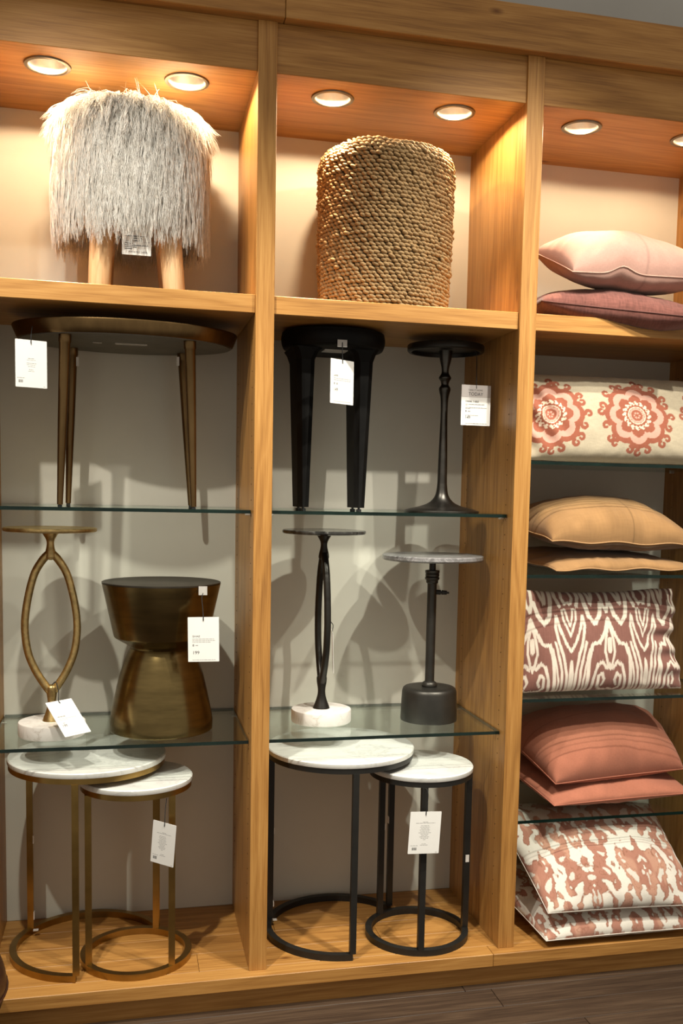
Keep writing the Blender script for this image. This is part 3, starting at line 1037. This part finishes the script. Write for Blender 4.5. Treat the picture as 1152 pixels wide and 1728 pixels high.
price_tag((0.2360, 0.055, 1.8900), (0.085, 0.060, 0.0), (0, 0, -0.134), 'white price tag reading JAMIE 149 hanging on the black stool',
          texts=[('JAMIE', 0.14, 0.39, 0.042, 1.0), ('8  8', 0.14, 0.575, 0.05, 1.2), ('149', 0.14, 0.72, 0.075, 0.9)],
          bars=[(0.14, 0.88, 0.425, 0.012), (0.14, 0.88, 0.465, 0.012), (0.14, 0.88, 0.945, 0.010)], cord=[(0.2785, 0.088, 1.915), (0.279, 0.093, 1.944)])

# --- turned metal drink table
mc = (0.666, 0.262, zg1)
md = thing('drink_table', mc, 'dark metal drink table with turned candlestick stem and flared round base', 'table')
z0 = zg1
MB().lathe((mc[0], mc[1], 0), [(0.1262, z0), (0.1268, z0 + 0.003)] + smooth_prof([(0.1262, z0 + 0.005), (0.105, z0 + 0.012), (0.070, z0 + 0.020), (0.040, z0 + 0.034), (0.022, z0 + 0.058), (0.0165, z0 + 0.095)], 5), 48).build('base', gunmetal, md, smooth=50)
MB().lathe((mc[0], mc[1], 0), smooth_prof([(0.0165, z0 + 0.095), (0.0145, z0 + 0.20), (0.0118, z0 + 0.31), (0.0130, z0 + 0.375), (0.0185, z0 + 0.402), (0.0195, z0 + 0.408), (0.0185, z0 + 0.414), (0.0125, z0 + 0.424), (0.0150, z0 + 0.436), (0.0200, z0 + 0.443), (0.0200, z0 + 0.449), (0.0125, z0 + 0.462), (0.0130, z0 + 0.480), (0.0190, z0 + 0.505), (0.0230, z0 + 0.535)], 5), 28).build('stem', gunmetal, md, smooth=50)
MB().lathe((mc[0], mc[1], 0), [(0.020, z0 + 0.540), (0.112, z0 + 0.540), (0.114, z0 + 0.5285), (0.1235, z0 + 0.5285), (0.1275, z0 + 0.533), (0.1280, z0 + 0.548), (0.1255, z0 + 0.552), (0.122, z0 + 0.549), (0.02, z0 + 0.547)], 56).build('table_top', black_cast, md, smooth=35)
price_tag((0.6910, 0.160, 1.8420), (0.1020, 0.005, 0.0), (0.0, 0.0, -0.130), 'white tag headed TAKE IT HOME TODAY hanging from the turned metal drink table', strip=True,
          texts=[('TAKE IT HOME', 0.22, 0.145, 0.042, 1.02), ('TODAY', 0.23, 0.262, 0.085, 0.98), ('DRINK TABLE', 0.14, 0.425, 0.042, 1.0), ('8', 0.14, 0.67, 0.05, 1.2), ('149', 0.14, 0.835, 0.075, 0.9)],
          bars=[(0.14, 0.80, 0.47, 0.014), (0.14, 0.24, 0.50, 0.01), (0.14, 0.88, 0.555, 0.012), (0.14, 0.3, 0.58, 0.01), (0.22, 0.32, 0.64, 0.018), (0.14, 0.58, 0.745, 0.01), (0.14, 0.9, 0.945, 0.012)],
          cord=[(0.7425, 0.166, 1.880), (0.7440, 0.172, 1.925), (0.7435, 0.180, 1.954)])

# --- black ring table, turned edge-on
ring_table((0.267, 0.272, zg2), R(91), black_cast, black_marble, 0.6415, white_marble_rough, 'black metal table with ring stem seen edge-on, on a white marble base')
price_tag((0.2865, 0.200, 1.028), (0.0145, 0.088, 0.0), (0.006, 0, -0.135), 'white tag seen nearly edge-on, hanging on the black ring table', bars=FRONT, cord=[(0.292, 0.222, 1.050), (0.283, 0.214, 1.062)])

# --- adjustable pedestal table
pc = (0.637, 0.250, zg2)
pd = thing('pedestal_table', pc, 'adjustable pedestal table with grey stone top, side screw and iron drum base', 'table')
z0 = zg2
MB().lathe((pc[0], pc[1], 0), [(0.0960, z0), (0.0972, z0 + 0.003), (0.0930, z0 + 0.098), (0.0895, z0 + 0.108), (0.0840, z0 + 0.112), (0.06, z0 + 0.113)], 56).build('base', gun_drum, pd, smooth=35)
MB().lathe((pc[0], pc[1], 0), smooth_prof([(0.0255, z0 + 0.113), (0.0265, z0 + 0.119), (0.0235, z0 + 0.127), (0.0170, z0 + 0.132)], 4), 28).build('collar', gun_drum, pd, smooth=40)
MB().lathe((pc[0], pc[1], 0), [(0.0158, z0 + 0.130), (0.0158, z0 + 0.468)], 24).build('tube', gun_drum, pd, smooth=40)
MB().lathe((pc[0], pc[1], 0), [(0.0165, z0 + 0.466), (0.0205, z0 + 0.470), (0.0205, z0 + 0.478), (0.0245, z0 + 0.481), (0.0245, z0 + 0.487), (0.0215, z0 + 0.489), (0.0235, z0 + 0.491), (0.0235, z0 + 0.498), (0.0215, z0 + 0.500), (0.0245, z0 + 0.503), (0.0245, z0 + 0.511), (0.0125, z0 + 0.5125)], 28).build('threaded_coupling', gun_drum, pd, smooth=30)
MB().lathe((pc[0], pc[1], 0), [(0.0112, z0 + 0.510), (0.0112, z0 + 0.541), (0.045, z0 + 0.541), (0.045, z0 + 0.5445)], 24).build('rod', black_metal, pd, smooth=35)
zt = z0 + 0.5445
MB().lathe((pc[0], pc[1], 0), [(0.160, zt), (0.166, zt + 0.001), (0.1705, zt + 0.006), (0.1705, zt + 0.0165), (0.1675, zt + 0.019), (0.155, zt + 0.019)], 64).build('table_top', grey_marble, pd, smooth=35)
sc = MB()
sc.sweep([(pc[0] + 0.012, pc[1], z0 + 0.437), (pc[0] + 0.030, pc[1] - 0.002, z0 + 0.436)], 0.0085, n=12)
sc.sweep([(pc[0] + 0.030, pc[1] - 0.002, z0 + 0.436), (pc[0] + 0.034, pc[1] - 0.002, z0 + 0.436)], 0.0045, n=10)
sc.sweep([(pc[0] + 0.034, pc[1] - 0.002, z0 + 0.436), (pc[0] + 0.051, pc[1] - 0.004, z0 + 0.435)], [0.0082, 0.0070], n=12)
sc.sweep([(pc[0] + 0.051, pc[1] - 0.004, z0 + 0.435), (pc[0] + 0.059, pc[1] - 0.004, z0 + 0.4345)], 0.0035, n=8)
sc.build('side_screw', black_metal, pd, smooth=40)

# --- black nesting tables
t = nest_table((0.332, 0.252), 0.2465, 0.6415, (-90, 160, 27), (27, 270), black_metal, 'larger black nesting table with round white marble top', 'black nesting tables')
px_, py_ = 0.332 + 0.236 * math.cos(R(160)), 0.252 + 0.236 * math.sin(R(160))
sticker_on(t, px_ + 0.0112, py_ - 0.006, 0.072, 0.003, 0.012, 0.018)
sticker_on(t, px_ + 0.0112, py_ - 0.006, 0.33, 0.003, 0.010, 0.02)
sticker_on(t, px_ + 0.014, py_ - 0.024, 0.022, 0.014, 0.012, 0.003)
px_, py_ = 0.332 + 0.236 * math.cos(R(27)), 0.252 + 0.236 * math.sin(R(27))
sticker_on(t, px_ - 0.0105, py_ - 0.003, 0.335, 0.002, 0.014, 0.024)
t = nest_table((0.588, 0.163), 0.1745, 0.5905, (126, -102, -8), (0, 360), black_metal, 'smaller black nesting table with round white marble top', 'black nesting tables')
px_, py_ = 0.588 + 0.164 * math.cos(R(126)), 0.163 + 0.164 * math.sin(R(126))
sticker_on(t, px_ + 0.0105, py_ - 0.006, 0.335, 0.002, 0.012, 0.024)
px_, py_ = 0.588 + 0.164 * math.cos(R(-8)), 0.163 + 0.164 * math.sin(R(-8))
MB().box(px_ - 0.006, px_ + 0.006, py_ - 0.0108, py_ - 0.0098, 0.25, 0.275).build('sticker', sticker_mat, t)
price_tag((0.500, -0.030, 0.4895), (0.1030, 0.003, -0.005), (-0.001, 0.0, -0.136), 'white barcode tag hanging on the smaller black nesting table',
          bars=back_print(0.5), barcode=(0.12, 0.85, 0.15, 0.065), cord=[(0.5560, -0.029, 0.53), (0.5565, -0.022, 0.552), (0.553, -0.006, 0.5565)])


# ================================================================== bay three: cushions
def vnoise(x, y, seed):
    """smooth value noise on arrays"""
    g = np.random.default_rng(seed).random((64, 64))
    xi, yi = np.floor(x).astype(int), np.floor(y).astype(int)
    fx, fy = x - xi, y - yi
    fx, fy = fx * fx * (3 - 2 * fx), fy * fy * (3 - 2 * fy)
    a = g[xi % 64, yi % 64]
    b_ = g[(xi + 1) % 64, yi % 64]
    c = g[xi % 64, (yi + 1) % 64]
    d = g[(xi + 1) % 64, (yi + 1) % 64]
    return a * (1 - fx) * (1 - fy) + b_ * fx * (1 - fy) + c * (1 - fx) * fy + d * fx * fy


def cushion(name, corners, tt, tb, mat, paint, label, nu=90, nv=90, power=0.42, pinch=0.05, wrinkle=0.006, seed=1, group=None,
            piping=None, zmin=None, deform=None, seam=0.0, ymax=None, edge_wave=0.0, bottom_paint=None):
    """corners: seam corners front-left, front-right, back-right, back-left (or bottom/top for a standing one)"""
    P = [np.array(c, float) for c in corners]
    u = np.linspace(-1, 1, nu)
    v = np.linspace(-1, 1, nv)
    # denser sampling towards the edges
    u = np.sin(u * np.pi / 2) * 0.5 + u * 0.5
    v = np.sin(v * np.pi / 2) * 0.5 + v * 0.5
    U, Vv = np.meshgrid(u, v, indexing='ij')
    ex, ey = (P[1] - P[0] + P[2] - P[3]) / 2, (P[3] - P[0] + P[2] - P[1]) / 2
    nrm = np.cross(ex, ey)
    nrm /= np.linalg.norm(nrm)
    w, h = np.linalg.norm(ex), np.linalg.norm(ey)
    # sides curve inwards between the corners
    Uc = U * (1 - pinch * (1 - Vv ** 2) * np.abs(U) ** 3)
    Vc = Vv * (1 - pinch * (1 - U ** 2) * np.abs(Vv) ** 3)
    s, t = (Uc + 1) / 2, (Vc + 1) / 2
    B = ((1 - s) * (1 - t))[..., None] * P[0] + (s * (1 - t))[..., None] * P[1] + (s * t)[..., None] * P[2] + ((1 - s) * t)[..., None] * P[3]
    prof = np.clip((1 - U ** 2) * (1 - Vv ** 2), 0, 1) ** power
    x, y = U * w / 2, Vv * h / 2
    edge = (1 - np.minimum(1 - np.abs(U), 1 - np.abs(Vv))) ** 4
    n1 = vnoise(x * 9 + 20, y * 9 + 20, seed) - 0.5
    n2 = vnoise(x * 28 + 20, y * 28 + 20, seed + 1) - 0.5
    # radial gathers running in from the seam
    ang = np.arctan2(y, x)
    gather = np.sin(ang * 22 + 5 * vnoise(ang * 3 + 9, x * 0 + seed, seed + 3)) * edge * np.clip(1 - edge * 0.6, 0, 1)
    off = n1 * wrinkle * 2.2 + n2 * wrinkle * 0.7 + gather * wrinkle * 0.7
    damp = np.clip(prof * 2.2, 0, 1)
    ew = edge_wave * np.sin(x * 30 + seed) * edge + edge_wave * np.sin(y * 26 + seed * 2) * edge
    top = B + nrm * (prof * tt + off * damp + ew)[..., None]
    bot = B - nrm * (prof * tb - off * damp * 0.6 - ew)[..., None]
    if deform:
        top, bot = deform(top, U, Vv), deform(bot, U, Vv)
    if zmin is not None:
        top[..., 2] = np.maximum(top[..., 2], zmin)
        bot[..., 2] = np.maximum(bot[..., 2], zmin)
    if ymax is not None:
        top[..., 1] = np.minimum(top[..., 1], ymax)
        bot[..., 1] = np.minimum(bot[..., 1], ymax)
    # rim shared
    rim = np.zeros_like(U, bool)
    rim[0, :] = rim[-1, :] = True
    rim[:, 0] = rim[:, -1] = True
    verts = top.reshape(-1, 3).tolist()
    idx_top = np.arange(nu * nv).reshape(nu, nv)
    idx_bot = idx_top.copy()
    inner = ~rim
    idx_bot[inner] = nu * nv + np.arange(inner.sum())
    verts += bot[inner].tolist()
    faces = []
    for idx, fl in ((idx_top, False), (idx_bot, True)):
        a, b_, c, d = idx[:-1, :-1].ravel(), idx[1:, :-1].ravel(), idx[1:, 1:].ravel(), idx[:-1, 1:].ravel()
        q = np.stack([a, b_, c, d] if not fl else [d, c, b_, a], 1)
        faces += q.tolist()
    V3 = np.array(verts)
    base = np.array([V3[:, 0].mean(), V3[:, 1].mean(), V3[:, 2].min()])
    tng = thing(name, tuple(base), label, 'cushion', group)
    me = bpy.data.meshes.new('cover')
    me.from_pydata((V3 - base).tolist(), [], faces)
    me.polygons.foreach_set('use_smooth', [True] * len(me.polygons))
    # cloth coordinates follow the length along the surface, so the print is not stretched at the seams
    def along(c, size):
        pr = np.clip(1 - c ** 2, 0, 1) ** power * tt
        L = np.concatenate([[0], np.cumsum(np.hypot(np.diff(c) * size / 2, np.diff(pr)))])
        return L - L[-1] / 2, L[-1]
    xa, wa = along(u, w)
    ya, ha = along(v, h)
    x, y = np.meshgrid(xa, ya, indexing='ij')
    colr = paint(x, y, wa, ha)
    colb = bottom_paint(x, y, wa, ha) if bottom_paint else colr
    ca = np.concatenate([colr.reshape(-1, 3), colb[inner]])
    ca = np.concatenate([ca, np.ones((len(ca), 1))], 1)
    at = me.color_attributes.new('print', 'FLOAT_COLOR', 'POINT')
    at.data.foreach_set('color', ca.astype(np.float32).ravel())
    cl = np.concatenate([np.stack([x, y, x * 0], -1).reshape(-1, 3), np.stack([x, y, x * 0 + 1], -1)[inner]])
    a2 = me.attributes.new('cloth', 'FLOAT_VECTOR', 'POINT')
    a2.data.foreach_set('vector', cl.astype(np.float32).ravel())
    me.materials.append(mat)
    link('cover', me, tng)
    if piping is not None:
        loop = np.concatenate([top[:, 0], top[-1, 1:], top[::-1, -1][1:], top[0, ::-1][1:-1]])
        loop = loop[::2]
        MB().sweep([tuple(p) for p in loop], piping[1], n=6, closed=True).build('edge_seam', piping[0], tng, smooth=80)
    return tng


def solid(c, var=0.06, seams=()):
    c = np.array(c)

    def f(x, y, w, h):
        n = vnoise(x * 22 + 30, y * 22 + 30, 5) - 0.5
        out = c[None, None] * (1 + 2 * var * n)[..., None]
        for ax, p, wd, k in seams:
            d = np.abs((x if ax == 'x' else y) - p)
            out = np.where((d < wd)[..., None], out * k, out)
        return out
    return f


def mix(a, b_, m):
    return a * (1 - m[..., None]) + np.array(b_) * m[..., None]


pipe_pink = plain('pink_linen_edge', (0.46, 0.27, 0.21), 0.9)
pipe_mauve = plain('mauve_linen_edge', (0.12, 0.045, 0.036), 0.9)
pipe_terra = plain('terracotta_linen_edge', (0.36, 0.125, 0.075), 0.9)
pipe_tan = plain('tan_suede_edge', (0.38, 0.22, 0.10), 0.9)
pipe_white = plain('white_cotton_edge', (0.62, 0.58, 0.52), 0.9)

# mauve cushion below, pink above
cushion('cushion', [(0.905, 0.03, 2.098), (1.42, -0.085, 2.056), (1.52, 0.40, 2.125), (0.99, 0.485, 2.125)], 0.078, 0.075, slub, solid((0.165, 0.064, 0.051), 0.12),
        'dark mauve linen cushion lying under the pink one on the top shelf', seed=3, piping=(pipe_mauve, 0.0022), zmin=None, pinch=0.03, wrinkle=0.004,
        deform=lambda p, U, V: np.where((p[..., 1:2] > 0.012) & (p[..., 2:3] < Z_ST + 0.001), np.concatenate([p[..., :2], np.full_like(p[..., 2:3], Z_ST + 0.001)], -1), p))


def pink_def(p, U, V):
    p = p.copy()
    f = np.clip(-V, 0, 1) ** 3
    p[..., 2] += f * 0.024 * np.exp(-((U - -0.30) / 0.16) ** 2)
    return p


cushion('cushion', [(0.988, -0.005, 2.186), (1.47, -0.045, 2.188), (1.50, 0.42, 2.27), (0.955, 0.235, 2.296)], 0.125, 0.066, linen, solid((0.43, 0.25, 0.20), 0.05, [('x', 0.005, 0.0016, 0.8)]),
        'plump pale pink cushion lying uppermost on the top shelf', seed=8, piping=(pipe_pink, 0.0022), pinch=0.03, wrinkle=0.006, power=0.40, deform=pink_def, zmin=2.145)


# embroidered medallion lumbar cushion
def medallions(x, y, w, h):
    base = np.array([0.42, 0.36, 0.26])
    rust = np.array([0.27, 0.085, 0.050])
    pink = np.array([0.50, 0.29, 0.225])
    cream = np.array([0.60, 0.52, 0.40])
    out = base[None, None] * (1 + 0.10 * (vnoise(x * 60 + 9, y * 220 + 9, 3) - 0.5))[..., None]
    for cx in (-0.285, 0.020, 0.325):
        dx, dy = (x - cx) / 1.06, (y + 0.016) / 1.06
        r, th = np.hypot(dx, dy) * 1.0, np.arctan2(dy, dx)
        lobe = 2 * np.abs(np.cos(4 * th)) ** 0.8 - 1
        wob = vnoise(th * 9 + 40, r * 60 + 10, 4) - 0.5
        m = np.zeros_like(x)
        # outer hooks
        nh = 20
        for k in range(nh):
            a = 2 * np.pi * (k + 0.25 * math.sin(k * 2.3)) / nh
            sgn = 1 if k % 2 else -1
            R0 = 0.104 + 0.006 * (2 * abs(math.cos(4 * a)) - 1)
            hx, hy = (R0 + 0.0135) * math.cos(a), (R0 + 0.0135) * math.sin(a)
            for q in range(13):
                ph = a + math.pi + sgn * q / 12 * 4.9
                rs = 0.0115 * (1 - 0.5 * q / 12)
                rad = 0.0062 * (1 - 0.35 * q / 12)
                m = np.maximum(m, (np.hypot(dx - hx - rs * math.cos(ph), dy - hy - rs * math.sin(ph)) < rad))
        out = mix(out, rust, m.astype(float))
        ro = 0.104 + 0.006 * lobe + 0.004 * wob
        out = mix(out, rust, (r < ro).astype(float))
        out = mix(out, pink, ((r < 0.086 + 0.0085 * lobe)).astype(float))
        out = mix(out, rust, (r < 0.064 + 0.0085 * lobe + 0.004 * wob).astype(float))
        out = mix(out, cream, (r < 0.0475 + 0.003 * np.cos(16 * th)).astype(float))
        out = mix(out, rust, ((r < 0.046) & (r > 0.040) & (np.sin(16 * th) > 0.55)).astype(float))
        out = mix(out, rust, (r < 0.0375 + 0.002 * np.cos(20 * th)).astype(float))
        out = mix(out, cream, ((r < 0.0305) & (r > 0.0275)).astype(float))
        out = mix(out, pink, (r < 0.0265 + 0.0015 * np.cos(14 * th)).astype(float))
        out = mix(out, rust, (r < 0.0195).astype(float))
        out = mix(out, pink, ((r < 0.012) & (np.cos(6 * th) > -0.3)).astype(float))
        out = mix(out, rust, (r < 0.0055).astype(float))
    return out


def emb_def(p, U, V):
    p = p.copy()
    f = np.clip((-U - 0.55) / 0.45, 0, 1)
    p[..., 1] += 0.016 * f * np.sin(V * 9 + U * 30) * (1 - V ** 2)
    return p


cushion('cushion', [(0.893, 0.100, T1 + 0.006), (1.63, 0.100, T1 + 0.006), (1.63, 0.225, 1.892), (0.905, 0.225, 1.890)], 0.072, 0.060, linen, medallions,
        'long beige lumbar cushion embroidered with rust medallions', nu=360, nv=180, power=0.36, pinch=0.02, wrinkle=0.004, seed=4, deform=emb_def, zmin=T1 + 0.0005)

# tan suede pair
tan = (0.31, 0.172, 0.072)
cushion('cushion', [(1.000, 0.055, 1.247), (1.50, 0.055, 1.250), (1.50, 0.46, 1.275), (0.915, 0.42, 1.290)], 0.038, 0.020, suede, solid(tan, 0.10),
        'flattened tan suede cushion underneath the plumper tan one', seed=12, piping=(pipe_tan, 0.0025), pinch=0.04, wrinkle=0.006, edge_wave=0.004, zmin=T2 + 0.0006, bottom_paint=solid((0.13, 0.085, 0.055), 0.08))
cushion('cushion', [(0.985, 0.065, 1.338), (1.52, 0.075, 1.330), (1.50, 0.46, 1.385), (0.925, 0.36, 1.402)], 0.125, 0.050, suede, solid(tan, 0.12, [('x', 0.03, 0.0014, 0.65), ('y', -0.02, 0.0014, 0.65)]),
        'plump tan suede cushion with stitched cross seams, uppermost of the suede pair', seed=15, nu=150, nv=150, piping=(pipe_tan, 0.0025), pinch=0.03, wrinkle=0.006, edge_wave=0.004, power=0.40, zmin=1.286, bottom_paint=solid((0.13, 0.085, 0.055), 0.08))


# ikat lumbar cushion
def seg_dist(px, py, pts):
    d = np.full(px.shape, 9.0)
    for (x0, y0), (x1, y1) in zip(pts[:-1], pts[1:]):
        dx, dy = x1 - x0, y1 - y0
        t = np.clip(((px - x0) * dx + (py - y0) * dy) / (dx * dx + dy * dy + 1e-9), 0, 1)
        d = np.minimum(d, np.hypot(px - x0 - t * dx, py - y0 - t * dy))
    return d


def ikat(x, y, w, h):
    mauve = np.array([0.215, 0.098, 0.078])
    cream = np.array([0.66, 0.58, 0.49])
    per = 0.137
    # feathered edges: threads shift up and down column by column
    colj = vnoise(np.floor(x / 0.0022) * 0.91 + 11, np.floor(y / 0.03) * 0.7 + 5, 21) - 0.5
    yy = y + colj * 0.011
    q = np.abs(((x - 0.010) / per + 100) % 2 - 1)
    m = 1 - q                       # 0 on the diamond axis, 1 on the tulip axis
    m = np.abs(((x - 0.010) / per + 1 + 100) % 2 - 1)
    ty = 0.5 - yy / h               # 0 top .. 1 bottom
    A = h / per
    L = [([(0, .36), (.10, .46), (.27, .56), (.45, .57), (.54, .68), (.57, .84), (.60, 1.02)], .034),
         ([(0, .40), (.10, .53), (.13, .63), (.06, .73), (0, .77)], .026),
         ([(0, .53), (0, .62)], .045),
         ([(.0, .955), (.18, .965), (.30, .92), (.29, .83), (.20, .80), (.14, .86), (.19, .90)], .028),
         ([(.0, .73), (.10, .76), (.20, .71), (.33, .74), (.42, .85), (.46, 1.02)], .030),
         ([(.0, .30), (.07, .22), (.10, .05), (.12, -.05)], .032),
         ([(.12, .20), (.20, .33), (.35, .40), (.49, .34), (.56, .20), (.60, .02)], .040),
         ([(.28, .02), (.33, .15), (.40, .22), (.44, .05)], .034),
         ([(1, .50), (.93, .44), (.84, .37), (.82, .28), (.90, .27), (.94, .36), (1, .42)], .022),
         ([(1, .62), (.88, .56), (.74, .45), (.66, .33), (.62, .42), (.70, .56), (.80, .66), (.88, .80), (.90, 1.02)], .028),
         ([(.60, .55), (.68, .66), (.76, .78), (.78, 1.02)], .026),
         ([(.52, .60), (.62, .74), (.68, .86), (.67, 1.02)], .022),
         ([(1, .70), (.97, .80), (.98, 1.02)], .028),
         ([(.90, .05), (.86, .15), (.93, .22), (1, .20)], .03), ([(.72, .0), (.70, .14), (.78, .24)], .035)]
    out = mauve[None, None] * (1 + 0.22 * (vnoise(x * 500 + 9, y * 40 + 9, 8) - 0.5))[..., None]
    for pts, th in L:
        d = seg_dist(m, ty * A, [(a, b_ * A) for a, b_ in pts])
        out = mix(out, cream, np.clip((th * 1.5 - d) / 0.014, 0, 1))
    # pale weft band across the upper part
    return out


def ikat_def(p, U, V):
    p = p.copy()
    f = np.clip((U - 0.35) / 0.65, 0, 1)
    p[..., 0] -= 0.022 * f * np.exp(-((V + 0.05) / 0.35) ** 2)
    p[..., 1] += 0.012 * f * np.sin(V * 16 + 2) * (1 - V ** 2)
    p[..., 2] -= 0.014 * np.clip((V - 0.4) / 0.6, 0, 1) * np.clip(1 - ((U + 0.2) / 0.9) ** 2, 0, 1)
    return p


cushion('cushion', [(0.905, 0.115, T3 + 0.006), (1.508, 0.110, T3 + 0.008), (1.522, 0.225, 1.168), (0.915, 0.225, 1.172)], 0.070, 0.055, printed, ikat,
        'lumbar cushion with mauve and cream ikat pattern', nu=380, nv=220, power=0.36, pinch=0.02, wrinkle=0.004, seed=22, deform=ikat_def, zmin=T3 + 0.0005)

# terracotta pair
terra = (0.37, 0.138, 0.085)
cushion('cushion', [(1.035, 0.075, 0.447), (1.56, 0.090, 0.460), (1.56, 0.50, 0.520), (0.945, 0.44, 0.520)], 0.046, 0.045, linen, solid(terra, 0.08),
        'terracotta linen cushion underneath, resting on the glass shelf', seed=31, piping=(pipe_terra, 0.0022), pinch=0.03, wrinkle=0.005, zmin=T4 + 0.0006)
cushion('cushion', [(1.048, 0.100, 0.514), (1.56, 0.150, 0.530), (1.58, 0.48, 0.645), (0.945, 0.415, 0.640)], 0.150, 0.045, linen, solid(terra, 0.08, [('y', 0.02, 0.0016, 0.72), ('y', 0.075, 0.0016, 0.8)]),
        'plump terracotta linen cushion, uppermost of its pair', seed=34, nu=150, nv=150, piping=(pipe_terra, 0.0022), pinch=0.02, wrinkle=0.005, power=0.40)


# printed pair on the deck
def blossom(seed, sx=0.0):
    def f(x, y, w, h):
        white = np.array([0.66, 0.62, 0.55])
        pink = np.array([0.37, 0.175, 0.125])
        pink2 = np.array([0.48, 0.27, 0.19])
        brown = np.array([0.24, 0.105, 0.065])
        per = 0.21
        m = np.abs(((x + sx) / per + 100.5) % 2 - 1) * per
        jag = (vnoise(np.floor(x / 0.005) * 0.37 + 3, np.floor(y / 0.004) * 0.41 + 7, seed + 5) - 0.5) * 0.008
        X, Y = m + jag, y + (vnoise(np.floor(x / 0.006) * 0.57 + 13, y * 3 + 20, seed + 6) - 0.5) * 0.010
        wx = 0.5 * np.sin(Y * 34 + 2) + 0.35 * np.sin(Y * 71)
        n = 0.60 * vnoise(X * 38 + wx + 11, Y * 17 + 15, seed) + 0.40 * vnoise(X * 70 + 9, Y * 40 + 0.6 * np.sin(X * 60) + 31, seed + 1)
        n += 0.06 * np.cos(X * 2 * np.pi / per * 3)
        t = n - 0.450
        out = np.broadcast_to(white, x.shape + (3,)).copy()
        inside = np.clip(t / 0.010, 0, 1)
        out = mix(out, pink, inside)
        tone = vnoise(x * 34 + 3, y * 18 + 3, seed + 2)
        out = mix(out, pink2, np.clip((tone - 0.5) / 0.15, 0, 1) * inside * 0.8)
        out = mix(out, brown, np.exp(-((t - 0.018) / 0.022) ** 2) * 0.8)
        t2 = np.abs(n - 0.66)
        out = mix(out, brown, np.exp(-(t2 / 0.010) ** 2) * 0.65)
        out = mix(out, white * 0.9, np.clip((n - 0.73) / 0.01, 0, 1))
        # fine feathered comb marks at the motif edges
        comb = (np.sin(y * 520) > 0.1) & (t > -0.030) & (t < 0.0) & (vnoise(x * 20 + 7, y * 20 + 7, seed + 9) > 0.5)
        out = mix(out, brown * 1.3, comb * 0.7)
        return out
    return f


white_back = solid((0.55, 0.50, 0.43), 0.05)
cushion('cushion', [(0.975, -0.035, 0.028), (1.53, -0.052, 0.036), (1.53, 0.44, 0.10), (0.895, 0.40, 0.10)], 0.085, 0.035, printed, blossom(51, 0.05),
        'white cushion with dusty pink print lying lowest on the oak deck', nu=260, nv=230, seed=41, piping=(pipe_white, 0.0018), pinch=0.02, wrinkle=0.005, zmin=0.0006, bottom_paint=white_back)
cushion('cushion', [(0.978, -0.035, 0.122), (1.52, -0.060, 0.120), (1.53, 0.32, 0.350), (0.910, 0.36, 0.368)], 0.085, 0.060, printed, blossom(47),
        'white cushion with dusty pink print propped up on the lowest cushion', nu=280, nv=240, seed=44, piping=(pipe_white, 0.0018), pinch=0.02, wrinkle=0.007, bottom_paint=white_back, power=0.45)

# ================================================================== leather pouf at the picture's edge
pc = (-0.955, -0.335, Z_FLOOR)
pf = thing('leather_pouf', pc, 'brown leather pouf cut off at the lower corner of the picture', 'pouf')
prof = smooth_prof([(0.02, 0.0), (0.20, 0.0), (0.235, 0.03), (0.248, 0.12), (0.250, 0.19), (0.268, 0.245), (0.283, 0.30), (0.272, 0.355), (0.245, 0.395), (0.16, 0.425), (0.02, 0.43)], 5)
MB().lathe(pc, prof, 56).build('body', leather, pf, smooth=60)
for r, z in ((0.2845, 0.296), (0.2545, 0.205), (0.262, 0.378)):
    pts = [(pc[0] + r * math.cos(2 * math.pi * k / 48), pc[1] + r * math.sin(2 * math.pi * k / 48), pc[2] + z) for k in range(48)]
    MB().sweep(pts, 0.003, n=6, closed=True).build('seam_welt', leather, pf, smooth=60)
